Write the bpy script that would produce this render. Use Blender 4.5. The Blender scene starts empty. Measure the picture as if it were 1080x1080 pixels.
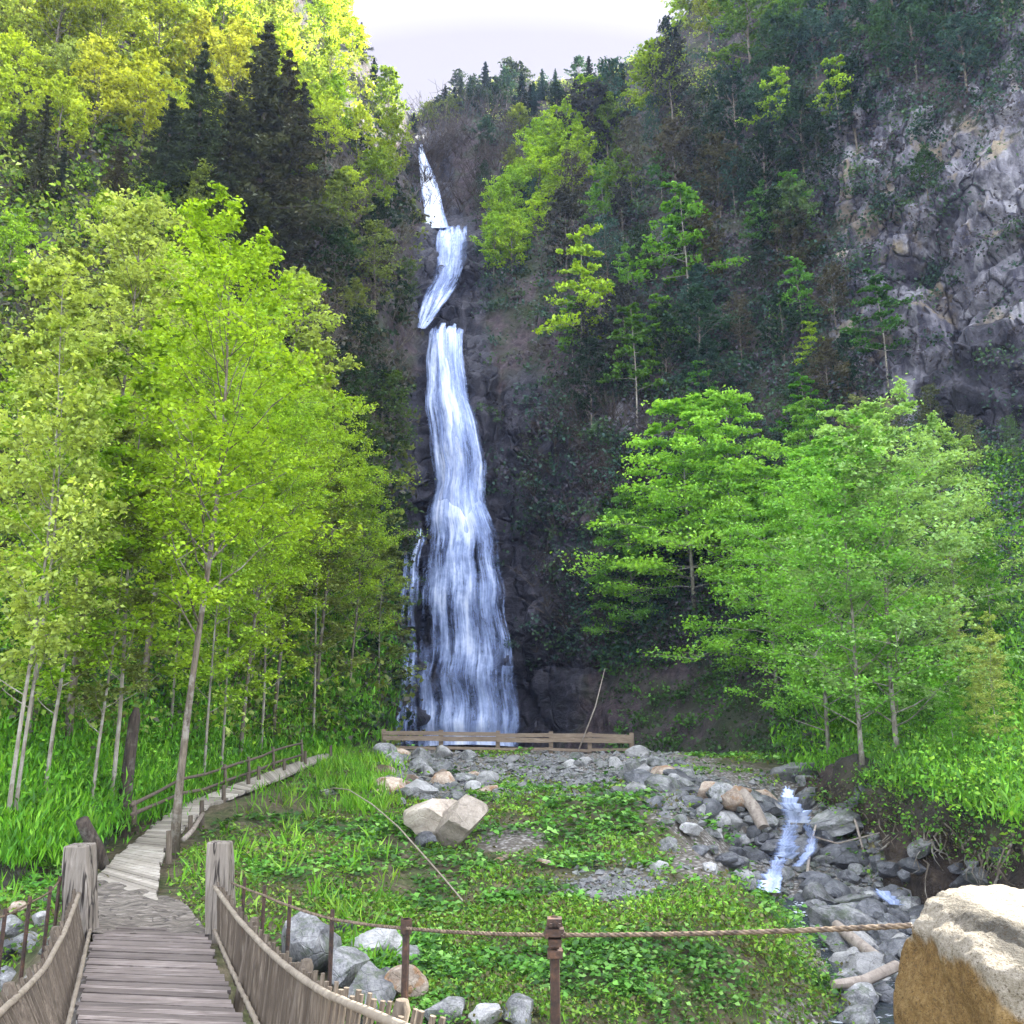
import bpy, bmesh, math, random
import numpy as np
from mathutils import Vector, Matrix, kdtree
from mathutils import noise as mnoise

R = random.Random(11)
rng = np.random.default_rng(11)
SC = bpy.context.scene
COL = SC.collection
FPX, PITCH, CAMZ = 935.0, math.radians(13.0), 2.5
CP, SP = math.cos(PITCH), math.sin(PITCH)
rad = math.radians

# ------------------------------------------------------------------ survey helpers (bearing + distance -> place)
def at(px, py, Y):
    a, b = (px - 540) / FPX, (540 - py) / FPX
    dy, dz = CP - b * SP, SP + b * CP
    s = Y / dy
    return Vector((a * s, Y, CAMZ + dz * s))
def gp(px, py, z):
    b = (540 - py) / FPX
    dy, dz = CP - b * SP, SP + b * CP
    return at(px, py, dy * (z - CAMZ) / dz)
def project(P):
    d = P[..., 1] * CP + (P[..., 2] - CAMZ) * SP
    u = -P[..., 1] * SP + (P[..., 2] - CAMZ) * CP
    return 540 + FPX * P[..., 0] / d, 540 - FPX * u / d
def sstep(a, b, x):
    t = np.clip((x - a) / (b - a), 0, 1)
    return t * t * (3 - 2 * t)

# numpy value noise
_perm = rng.random((64, 64, 64)).astype(np.float32)
def vnoise(p):
    p = np.asarray(p, dtype=np.float64)
    i = np.floor(p).astype(int); f = p - i; f = f * f * (3 - 2 * f)
    def g(a, b, c): return _perm[(i[..., 0] + a) & 63, (i[..., 1] + b) & 63, (i[..., 2] + c) & 63]
    x, y, z = f[..., 0], f[..., 1], f[..., 2]
    c00 = g(0,0,0)*(1-x)+g(1,0,0)*x; c10 = g(0,1,0)*(1-x)+g(1,1,0)*x
    c01 = g(0,0,1)*(1-x)+g(1,0,1)*x; c11 = g(0,1,1)*(1-x)+g(1,1,1)*x
    return (c00*(1-y)+c10*y)*(1-z)+(c01*(1-y)+c11*y)*z - .5
def fbm(p, oct=4, gain=.5):
    s, a = 0, 1.0
    p = np.asarray(p, dtype=np.float64)
    for k in range(oct):
        s = s + a * vnoise(p + 17.3 * k); p = p * 2.03; a *= gain
    return s
def vec3(x, y, z):
    x, y, z = np.broadcast_arrays(x, y, z)
    return np.stack([x, y, z], -1)

# ------------------------------------------------------------------ object helpers
def tag(o, label=None, cat=None, group=None, kind=None):
    if label: o['label'] = label
    if cat: o['category'] = cat
    if group: o['group'] = group
    if kind: o['kind'] = kind
    return o
def link(name, me, mat=None, parent=None):
    o = bpy.data.objects.new(name, me); COL.objects.link(o)
    if mat and me: 
        me.materials.clear(); me.materials.append(mat)
    if parent: o.parent = parent
    return o
def empty(name, loc=(0, 0, 0), rz=0):
    o = bpy.data.objects.new(name, None); COL.objects.link(o)
    o.location = loc; o.rotation_euler = (0, 0, rz); o.empty_display_size = .3
    return o
def np_mesh(name, V, Fq, smooth=True):
    """verts (N,3); faces (M,k) with constant k"""
    me = bpy.data.meshes.new(name)
    V = np.asarray(V, dtype=np.float32); Fq = np.asarray(Fq, dtype=np.int32)
    M, k = Fq.shape
    me.vertices.add(len(V)); me.vertices.foreach_set('co', V.ravel())
    me.loops.add(M * k); me.loops.foreach_set('vertex_index', Fq.ravel())
    me.polygons.add(M)
    me.polygons.foreach_set('loop_start', np.arange(0, M * k, k, dtype=np.int32))
    me.polygons.foreach_set('use_smooth', np.full(M, smooth, dtype=bool))
    me.update(calc_edges=True)
    return me
def face_float(me, name, vals):
    a = me.attributes.new(name, 'FLOAT', 'FACE'); a.data.foreach_set('value', np.asarray(vals, dtype=np.float32))
def face_color(me, name, cols):
    a = me.attributes.new(name, 'FLOAT_COLOR', 'FACE')
    c = np.ones((len(cols), 4), dtype=np.float32); c[:, :3] = cols
    a.data.foreach_set('color', c.ravel())
def vert_float(me, name, vals):
    a = me.attributes.new(name, 'FLOAT', 'POINT'); a.data.foreach_set('value', np.asarray(vals, dtype=np.float32))

class MB:
    def __init__(s): s.v = []; s.f = []
    def quadbox(s, corners):            # 8 corners: bottom 4 ccw, top 4 ccw
        b = len(s.v); s.v += [tuple(c) for c in corners]
        s.f += [(b+3,b+2,b+1,b), (b+4,b+5,b+6,b+7)] + [(b+i, b+(i+1)%4, b+4+(i+1)%4, b+4+i) for i in range(4)]
    def bar(s, A, B, w, h, up=Vector((0,0,1)), jit=0):
        A, B = Vector(A), Vector(B); d = (B-A).normalized()
        sd = d.cross(up)
        if sd.length < 1e-4: sd = Vector((1,0,0))
        sd.normalize(); u = sd.cross(d)
        def c(P, a, b): return P + sd*(a*w/2 + R.uniform(-jit, jit)) + u*(b*h/2 + R.uniform(-jit, jit))
        s.quadbox([c(A,-1,-1), c(A,1,-1), c(B,1,-1), c(B,-1,-1), c(A,-1,1), c(A,1,1), c(B,1,1), c(B,-1,1)])
    def tube(s, pts, rads, n=8, cap=True, wob=0):
        pts = [Vector(p) for p in pts]
        if not hasattr(rads, '__len__'): rads = [rads]*len(pts)
        b = len(s.v); ref = None
        for i, p in enumerate(pts):
            d = (pts[min(i+1, len(pts)-1)] - pts[max(i-1, 0)])
            d = d.normalized() if d.length > 1e-6 else Vector((0,0,1))
            if ref is None: ref = d.orthogonal().normalized()
            x = (ref - d*ref.dot(d)).normalized(); ref = x; y = d.cross(x)
            for k in range(n):
                a = 2*math.pi*k/n; r = rads[i]*(1+R.uniform(-wob, wob))
                s.v.append(tuple(p + x*(r*math.cos(a)) + y*(r*math.sin(a))))
            if i:
                for k in range(n):
                    s.f.append((b+(i-1)*n+k, b+(i-1)*n+(k+1)%n, b+i*n+(k+1)%n, b+i*n+k))
        if cap:
            s.f.append(tuple(b+k for k in range(n))[::-1]); s.f.append(tuple(b+(len(pts)-1)*n+k for k in range(n)))
    def mesh(s, name, smooth=False, sharp=None):
        me = bpy.data.meshes.new(name); me.from_pydata(s.v, [], s.f)
        if smooth:
            me.polygons.foreach_set('use_smooth', [True]*len(me.polygons))
            if sharp: me.set_sharp_from_angle(angle=rad(sharp))
        me.update(); return me
    def build(s, name, mat, parent=None, smooth=False, sharp=None, bevel=0):
        o = link(name, s.mesh(name, smooth, sharp), mat, parent)
        if bevel:
            m = o.modifiers.new('bevel', 'BEVEL'); m.width = bevel; m.segments = 2; m.limit_method = 'ANGLE'
        return o

# ------------------------------------------------------------------ materials
class NT:
    def __init__(s, name):
        s.m = bpy.data.materials.new(name); s.m.use_nodes = True
        s.t = s.m.node_tree; s.t.nodes.clear()
        s.out = s.t.nodes.new('ShaderNodeOutputMaterial')
    def n(s, typ, _props=None, **inp):
        nd = s.t.nodes.new(typ)
        for k, v in (_props or {}).items(): setattr(nd, k, v)
        for k, v in inp.items():
            key = int(k[1:]) if k[0] == 'i' and k[1:].isdigit() else k.replace('_', ' ')
            s.set(nd.inputs[key], v)
        return nd
    def set(s, sock, v):
        if isinstance(v, bpy.types.NodeSocket): s.t.links.new(v, sock)
        elif isinstance(v, bpy.types.Node): s.t.links.new(v.outputs[0], sock)
        else:
            if hasattr(v, '__len__') and len(v) == 3 and sock.type == 'RGBA': v = (*v, 1)
            sock.default_value = v
    def noise(s, vec, scale, detail=4, rough=.55, dist=0):
        return s.n('ShaderNodeTexNoise', Vector=vec, Scale=scale, Detail=detail, Roughness=rough, Distortion=dist).outputs['Fac']
    def ramp(s, fac, stops):
        r = s.n('ShaderNodeValToRGB', Fac=fac); e = r.color_ramp.elements
        while len(e) < len(stops): e.new(.5)
        for x, (p, c) in zip(e, stops):
            x.position = p; x.color = (*c, 1) if hasattr(c, '__len__') else (c, c, c, 1)
        return r.outputs[0]
    def mix(s, fac, a, b, mode='MIX'):
        m = s.t.nodes.new('ShaderNodeMix'); m.data_type = 'RGBA'; m.blend_type = mode; m.clamp_factor = True
        s.set(m.inputs[0], fac); s.set(m.inputs[6], a); s.set(m.inputs[7], b); return m.outputs[2]
    def math(s, op, a, b=0.0, c=0.0, clamp=False):
        m = s.n('ShaderNodeMath', {'operation': op, 'use_clamp': clamp}, i0=a, i1=b); s.set(m.inputs[2], c); return m.outputs[0]
    def geo(s): return s.n('ShaderNodeNewGeometry').outputs['Position']
    def obj(s): return s.n('ShaderNodeTexCoord').outputs['Object']
    def attr(s, name, out='Fac'): return s.n('ShaderNodeAttribute', {'attribute_name': name}).outputs[out]
    def bump(s, h, strength=.5, dist=.05): return s.n('ShaderNodeBump', Height=h, Strength=strength, Distance=dist).outputs[0]
    def mapping(s, vec, scale): return s.n('ShaderNodeMapping', Vector=vec, Scale=scale).outputs[0]
    def pbr(s, col, rough=.8, normal=None, spec=.3, **kw):
        p = s.n('ShaderNodeBsdfPrincipled')
        s.set(p.inputs['Base Color'], col); s.set(p.inputs['Roughness'], rough); s.set(p.inputs['Specular IOR Level'], spec)
        if normal is not None: s.set(p.inputs['Normal'], normal)
        for k, v in kw.items(): s.set(p.inputs[k.replace('_', ' ')], v)
        return p.outputs[0]
    def end(s, shader): s.t.links.new(shader, s.out.inputs[0]); return s.m

def leaf_material(name, use_attr_col=False, transl=.45, rough=.5):
    t = NT(name)
    if use_attr_col: base = t.attr('col', 'Color')
    else: base = t.n('ShaderNodeObjectInfo').outputs['Color']
    tone = t.attr('tone')
    hsv = t.n('ShaderNodeHueSaturation', Color=base, Saturation=1.0,
              Hue=t.math('MULTIPLY_ADD', tone, -.02, .512), Value=t.math('MULTIPLY_ADD', tone, 1.1, .45))
    c = hsv.outputs[0]
    p = t.pbr(c, rough, None, .25)
    tr = t.n('ShaderNodeBsdfTranslucent', Color=t.mix(1.0, c, (1.15, 1.1, .55), 'MULTIPLY')).outputs[0]
    return t.end(t.n('ShaderNodeMixShader', i0=transl, i1=p, i2=tr).outputs[0])

def bark_material(name, dark, light, lichen=.35):
    t = NT(name); o = t.obj()
    st = t.noise(t.mapping(o, (9, 9, 1.4)), 2.0, 5, .65)
    c = t.ramp(st, [(.3, dark), (.7, light)])
    li = t.ramp(t.noise(o, 3.5, 4, .7), [(.5, 0.0), (.62, 1.0)])
    c = t.mix(t.math('MULTIPLY', li, lichen), c, (.42, .41, .36))
    return t.end(t.pbr(c, .9, t.bump(st, .7, .03), .15))

def wood_material(name, dark, mid, light, axis=(1, 14, 14), scale=2.0):
    t = NT(name); o = t.geo()
    oi = t.n('ShaderNodeNewGeometry').outputs['Random Per Island']
    v = t.n('ShaderNodeVectorMath', {'operation': 'ADD'}, i0=t.mapping(o, axis))
    cmb = t.n('ShaderNodeCombineXYZ', X=t.math('MULTIPLY', oi, 37.0), Y=t.math('MULTIPLY', oi, 91.0))
    t.set(v.inputs[1], cmb.outputs[0])
    g = t.noise(v.outputs[0], scale, 6, .65, .6)
    c = t.ramp(g, [(.3, dark), (.5, mid), (.72, light)])
    c = t.mix(t.math('MULTIPLY_ADD', oi, 1.1, -.05), c, t.mix(.72, c, dark), 'MIX')
    blot = t.ramp(t.noise(o, 1.6, 4, .6), [(.42, 0.0), (.66, .7)])
    c = t.mix(blot, c, t.mix(.5, dark, mid))
    if name == 'post_wood':
        cr = t.noise(t.mapping(o, (11, 11, .55)), 1.0, 3, .5)
        c = t.mix(t.ramp(cr, [(.46, 0.0), (.49, .95), (.515, .95), (.54, 0.0)]), c, (.02, .015, .012))
    return t.end(t.pbr(c, .82, t.bump(g, .6, .012), .25))

def rock_material(name, dark, mid, light, scale=2.0, moss=0.0, stain=None, wet=.75):
    t = NT(name); o = t.obj(); oi = t.n('ShaderNodeObjectInfo').outputs['Random']
    cm = t.n('ShaderNodeCombineXYZ', X=t.math('MULTIPLY', oi, 50.0), Z=t.math('MULTIPLY', oi, 23.0))
    v = t.n('ShaderNodeVectorMath', {'operation': 'ADD'}, i0=o, i1=cm.outputs[0]).outputs[0]
    a = t.noise(v, scale, 6, .62, .4); b = t.noise(v, scale * 7, 5, .7)
    f = t.math('MULTIPLY_ADD', b, .45, t.math('MULTIPLY', a, .62))
    c = t.ramp(f, [(.33, dark), (.5, mid), (.7, light)])
    c = t.n('ShaderNodeHueSaturation', Color=c, Value=t.math('MULTIPLY_ADD', oi, .7, .65)).outputs[0]
    if stain: c = t.mix(t.ramp(t.noise(v, scale * 1.3, 4, .6), [(.52, 0.0), (.62, .85)]), c, stain)
    if moss: c = t.mix(t.ramp(t.noise(v, 2.6, 5, .65), [(.5, 0.0), (.62, moss)]), c, (.05, .075, .02))
    vor = t.n('ShaderNodeTexVoronoi', {'feature': 'DISTANCE_TO_EDGE'}, Vector=v, Scale=scale * 1.4).outputs['Distance']
    crack = t.ramp(vor, [(.0, 0.0), (.03, 1.0)])
    h = t.math('MULTIPLY_ADD', crack, .25, f)
    return t.end(t.pbr(c, wet, t.bump(h, .75, .05), .3))

M = {}
M['leaf'] = leaf_material('leaf')
M['needle'] = leaf_material('needle', transl=.12, rough=.6)
M['cover'] = leaf_material('cover_leaf', True, .35)
M['bark'] = bark_material('bark', (.055, .042, .03), (.21, .175, .13))
M['bark_pale'] = bark_material('bark_pale', (.11, .09, .065), (.34, .31, .25), .5)
M['bark_dark'] = bark_material('bark_dark', (.025, .02, .016), (.09, .07, .055), .15)
M['deck'] = wood_material('deck_wood', (.05, .04, .034), (.19, .155, .135), (.37, .32, .285), (1.2, 16, 8))
M['walk'] = wood_material('walk_wood', (.13, .11, .085), (.40, .36, .30), (.58, .53, .47), (1.2, 12, 8))
M['stick'] = wood_material('stick_wood', (.045, .034, .024), (.14, .11, .08), (.27, .225, .17), (20, 20, 2.0))
M['rail'] = wood_material('rail_wood', (.11, .088, .062), (.29, .245, .185), (.45, .395, .31), (6, 6, 6))
M['post'] = wood_material('post_wood', (.07, .058, .045), (.25, .215, .175), (.40, .355, .30), (14, 14, 1.0))
M['fence'] = wood_material('fence_wood', (.09, .065, .045), (.30, .23, .165), (.46, .37, .28), (1.5, 8, 14))
M['drift'] = wood_material('drift_wood', (.12, .095, .075), (.33, .28, .23), (.5, .45, .38), (5, 5, 5))
M['rock'] = rock_material('rock_grey', (.04, .04, .042), (.15, .15, .15), (.36, .355, .34), 1.6, moss=.5)
M['rock_light'] = rock_material('rock_light', (.10, .098, .092), (.25, .245, .235), (.42, .41, .39), 1.5)
M['rock_dark'] = rock_material('rock_dark', (.022, .023, .026), (.075, .077, .082), (.19, .19, .195), 1.7, wet=.4)
M['rock_brown'] = rock_material('rock_brown', (.09, .065, .045), (.26, .20, .15), (.45, .38, .30), 1.5, stain=(.24, .13, .06))
M['rock_tan'] = rock_material('rock_tan', (.14, .115, .088), (.31, .26, .205), (.46, .40, .33), 1.6)

def iron_material():
    t = NT('rusty_iron'); o = t.obj()
    f = t.noise(o, 14, 5, .7)
    c = t.ramp(f, [(.35, (.018, .013, .011)), (.55, (.06, .032, .02)), (.75, (.15, .07, .035))])
    return t.end(t.pbr(c, .75, t.bump(f, .4, .01), .4))
M['iron'] = iron_material()
def cable_material():
    t = NT('steel_rope'); uv = t.n('ShaderNodeUVMap').outputs[0]
    w = t.n('ShaderNodeTexNoise', Vector=t.geo(), Scale=30.0).outputs['Fac']
    c = t.ramp(w, [(.35, (.05, .032, .02)), (.65, (.19, .135, .085))])
    return t.end(t.pbr(c, .6, None, .4))
M['cable'] = cable_material()

# waterfall: opaque white strands with gaps showing the wet rock
def water_white(name, dens=.5):
    t = NT(name); uv = t.n('ShaderNodeUVMap').outputs[0]
    a = t.noise(t.mapping(uv, (2.4, .16, 1)), 1.0, 6, .62, .5)
    b = t.noise(t.mapping(uv, (9.0, .5, 1)), 1.0, 4, .6, .3)
    d = t.attr('dens'); e_ = t.noise(t.mapping(uv, (3.2, 1.6, 1)), 1.0, 5, .7)
    f = t.math('ADD', t.math('MULTIPLY_ADD', b, .38, t.math('MULTIPLY', a, 1.1)), t.math('MULTIPLY_ADD', d, .75, t.math('MULTIPLY_ADD', e_, .38, -.93)))
    alpha = t.ramp(f, [(.24, 0.0), (.68, 1.0)])
    col = t.ramp(f, [(.3, (.22, .30, .55)), (.55, (.42, .52, .80)), (.85, (.86, .90, .97))])
    p = t.pbr(col, .5, t.bump(f, .5, .15), .3)
    tl = t.n('ShaderNodeBsdfTranslucent', Color=col).outputs[0]
    s = t.n('ShaderNodeMixShader', i0=.3, i1=p, i2=tl).outputs[0]
    tr = t.n('ShaderNodeBsdfTransparent').outputs[0]
    return t.end(t.n('ShaderNodeMixShader', i0=alpha, i1=tr, i2=s).outputs[0])
M['fall'] = water_white('falling_water')
def water_still():
    t = NT('creek_water'); g = t.geo()
    n = t.noise(g, 5, 4, .6, .4)
    foam = t.ramp(t.noise(t.mapping(g, (1.4, 2.2, 1)), 1.7, 6, .7, .8), [(.56, 0.0), (.66, 1.0)])
    c = t.mix(foam, (.02, .026, .03), (.68, .72, .78))
    return t.end(t.pbr(c, t.math('MULTIPLY_ADD', foam, .5, .08), t.bump(n, .5, .06), .5))
M['creek'] = water_still()

# ------------------------------------------------------------------ hill sheet: profiles (bearing -> (elevation pixel, distance))
PROF = {
 -520: [(960,11),(860,12),(700,15),(300,24),(0,33),(-300,46),(-700,70)],
 -200: [(960,12.5),(870,14),(700,17.5),(400,25),(200,32),(0,41),(-250,56),(-500,75)],
 0:    [(950,13.5),(885,15),(760,19),(600,24),(400,30),(200,38),(0,50),(-200,62),(-330,74)],
 100:  [(900,17),(850,18.6),(740,22.5),(600,27),(400,33.5),(200,42),(0,55),(-170,70)],
 200:  [(860,21.5),(825,23.5),(740,27),(600,32),(400,39),(200,49),(0,66),(-120,80)],
 300:  [(835,28),(800,31),(720,34),(600,37.5),(400,45),(200,56),(60,72),(-30,86)],
 360:  [(825,34),(790,37),(700,40),(500,46),(300,53),(150,66),(50,84),(20,92)],
 405:  [(815,41),(780,44),(700,47),(500,51),(300,58),(180,72),(105,88),(88,93)],
 432:  [(815,50),(785,52),(700,54.5),(500,57.5),(350,63),(250,75),(160,92),(122,103)],
 455:  [(815,55),(785,56),(600,59),(480,60.5),(368,63),(352,70),(330,72),(245,77),(235,84),(155,94),(138,108),(118,118)],
 490:  [(815,56),(785,57),(600,59.5),(400,62.5),(362,64),(352,70),(245,78),(236,84),(150,97),(88,122)],
 530:  [(815,56),(785,57),(600,59),(400,64),(300,71),(200,83),(140,97),(84,124)],
 580:  [(815,52),(785,53),(600,55),(450,58),(300,68),(200,80),(86,112)],
 640:  [(815,45),(790,46),(690,49),(550,52),(420,56),(300,64),(200,74),(78,98)],
 700:  [(825,40),(800,41),(700,46),(550,50),(400,54),(250,62),(100,78),(45,90)],
 780:  [(850,31),(815,33),(760,37),(650,43),(500,50),(300,56),(150,64),(0,80),(-60,90)],
 860:  [(870,26),(825,27),(790,29.5),(700,35),(600,40),(480,46),(300,53),(100,60),(-60,72),(-200,88)],
 920:  [(905,22),(850,22.6),(815,25),(700,31.5),(600,37),(470,44),(440,46),(300,49),(100,55),(-100,66),(-260,84)],
 1000: [(930,18.6),(870,19),(830,21),(700,27.5),(600,33),(480,40.5),(440,42.5),(200,46.5),(0,52),(-200,64),(-330,80)],
 1080: [(945,16),(890,16.4),(850,17.8),(700,25),(600,30),(480,37.5),(450,39.5),(200,43),(0,48),(-250,62),(-380,76)],
 1300: [(960,12),(905,12.3),(850,14),(600,23),(450,30),(200,35),(0,40),(-300,54),(-420,66)],
 1700: [(1000,8),(850,10),(600,15),(400,22),(0,32),(-400,52)],
}
PCOL = sorted(PROF)
def prof_Y(c, py):
    pts = sorted(PROF[c]); return np.interp(py, [p[0] for p in pts], [p[1] for p in pts])
def col_w(px):
    px = min(max(px, PCOL[0]), PCOL[-1])
    j = max(1, next(i for i, c in enumerate(PCOL) if c >= px)) if px > PCOL[0] else 1
    a, b = PCOL[j-1], PCOL[j]
    return a, b, (px - a) / (b - a)
def sheet_Y(px, py):
    a, b, w = col_w(px); return (1-w)*prof_Y(a, py) + w*prof_Y(b, py)
def sheet_range(px):
    a, b, w = col_w(px); A, B = PROF[a], PROF[b]
    return (1-w)*A[0][0]+w*B[0][0], (1-w)*A[-1][0]+w*B[-1][0]

NR = 330
cols = np.concatenate([np.arange(-520, 0, 9), np.arange(0, 1084, 3.2), np.arange(1090, 1700, 10)])
G = np.zeros((len(cols), NR, 3)); GPX = np.zeros((len(cols), NR)); GPY = np.zeros((len(cols), NR))
for i, px in enumerate(cols):
    lo, hi = sheet_range(px)
    py = np.linspace(lo, hi, NR); Y = sheet_Y(px, py)
    b = (540 - py) / FPX; s = Y / (CP - b*SP)
    G[i, :, 0] = (px-540)/FPX*s; G[i, :, 1] = Y; G[i, :, 2] = CAMZ + (SP + b*CP)*s
    GPX[i] = px; GPY[i] = py
for _ in range(3):                     # soften the profile knees
    G[1:-1, 1:-1] = (G[1:-1, 1:-1]*2 + G[2:, 1:-1] + G[:-2, 1:-1] + G[1:-1, 2:] + G[1:-1, :-2]) / 6
nrm = np.cross(np.gradient(G, axis=0), np.gradient(G, axis=1))
nrm /= np.linalg.norm(nrm, axis=-1, keepdims=True) + 1e-9
if nrm[:, :, 1].mean() > 0: nrm = -nrm
# bare rock areas (cliff face, both sides of the water)
def ell(px, py, cx, cy, rx, ry): return np.clip(1.35 - np.sqrt(((px-cx)/rx)**2 + ((py-cy)/ry)**2), 0, 1)
rock = np.maximum.reduce([ell(GPX,GPY,1010,310,130,175), ell(GPX,GPY,925,165,75,75), .8*ell(GPX,GPY,1060,50,45,90), ell(GPX,GPY,1130,300,120,170), .5*ell(GPX,GPY,830,230,50,50), .4*ell(GPX,GPY,650,450,40,70)])
wet = np.maximum.reduce([ell(GPX,GPY,490,650,95,190), ell(GPX,GPY,480,470,45,150), ell(GPX,GPY,475,290,42,70), ell(GPX,GPY,455,190,22,60), ell(GPX,GPY,560,600,60,190), .75*ell(GPX,GPY,1040,415,85,75)])
rock = np.clip(rock*1.5, 0, 1)*(1-sstep(455, 490, GPY)); wet = np.clip(wet*1.5, 0, 1)
big = fbm(G*.10, 4); mid = fbm(G*.42+9, 4); fine = fbm(G*1.5+31, 3)
# stepped, dipping strata on the bare faces
dip = G[..., 2]*1.0 + G[..., 0]*.55 + 3.0*fbm(G*.12+70, 3)
st = dip*.55; stp = (np.floor(st) + sstep(.25, .75, st - np.floor(st)) - st)
st2 = dip*1.9 + G[...,1]*.3; stp2 = (np.floor(st2) + sstep(.2, .8, st2 - np.floor(st2)) - st2)
blk = np.floor(3*fbm(G*.35+50, 2)*2)/6
rk = np.maximum(rock, wet*.7)
def cells(p, seed):
    i0 = np.floor(p).astype(int); best = np.full(p.shape[:-1], 1e9); sec = best.copy(); val = np.zeros(p.shape[:-1])
    rt = np.random.default_rng(seed).random((32, 32, 32, 7))
    for a in (-1, 0, 1):
        for b in (-1, 0, 1):
            for c in (-1, 0, 1):
                j = i0+np.array([a, b, c]); r = rt[j[..., 0] & 31, j[..., 1] & 31, j[..., 2] & 31]
                dv = p-(j+r[..., :3]); d = (dv**2).sum(-1); v = r[..., 3]-.5+((r[..., 4:]-.5)*dv).sum(-1)*1.3
                m = d < best; sec = np.where(m, best, np.minimum(sec, d)); val = np.where(m, v, val); best = np.where(m, d, best)
    return val, np.sqrt(sec)-np.sqrt(best)
warp = vec3(fbm(G*.3+5, 3), fbm(G*.3+25, 3), fbm(G*.3+45, 3))*1.2
Gr = G+warp; Gr = vec3(Gr[..., 0]*.8+Gr[..., 2]*.5, Gr[..., 1], Gr[..., 2]*.9-Gr[..., 0]*.45)
c1, e1 = cells(Gr*np.array([.16, .16, .30]), 3); c2, e2 = cells(Gr*np.array([.45, .45, .75])+7, 4)
near = np.clip((G[..., 1]-14)/20, .3, 1)
bankm = sstep(.085, .05, np.linspace(0, 1, NR))[None, :]*(cols[:, None] > 830)
disp = bankm*(.9*c2+.5*fine+.35*mid) + near*((1-wet*.75)*(1.5*big + .8*mid) + .22*fine + rk*(.3*stp + 2.0*c1 + .7*c2 + 2.2*fbm(G*np.array([.42, .42, .10])+90, 4) + .35*np.abs(mid) - .35*sstep(.12, 0, e1) + .25*fine))
fade = sstep(0, .06, np.linspace(0, 1, NR))[None, :]*sstep(1, .97, np.linspace(0, 1, NR))[None, :]
G2 = G + nrm*(disp*np.maximum(.25+.75*fade, bankm))[..., None]
# skirt: below ground at the foot, falling away behind the crest
bot = G2[:, :1].copy(); bot[..., 2] -= 3.0
back1 = G2[:, -1:].copy(); d = back1[..., :2]/np.linalg.norm(back1[..., :2], axis=-1, keepdims=True)
back1[..., :2] += d*12; back1[..., 2] -= 2
back2 = back1.copy(); back2[..., :2] += d*60; back2[..., 2] = -2
A = np.concatenate([bot, G2, back1, back2], 1); nc, nr = A.shape[:2]
idx = np.arange(nc*nr).reshape(nc, nr)
Fq = np.stack([idx[:-1, :-1], idx[1:, :-1], idx[1:, 1:], idx[:-1, 1:]], -1).reshape(-1, 4)
hill_me = np_mesh('hillside', A.reshape(-1, 3), Fq)
pad = lambda a: np.concatenate([a[:, :1], a, a[:, -1:], a[:, -1:]], 1).ravel()
vert_float(hill_me, 'rock', pad(rock)); vert_float(hill_me, 'wet', pad(wet))
soilbank = sstep(.07, .03, np.linspace(0, 1, NR))[None, :]*np.ones((nc, 1))*(cols[:, None] > 830)
vert_float(hill_me, 'bank', pad(soilbank))
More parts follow.
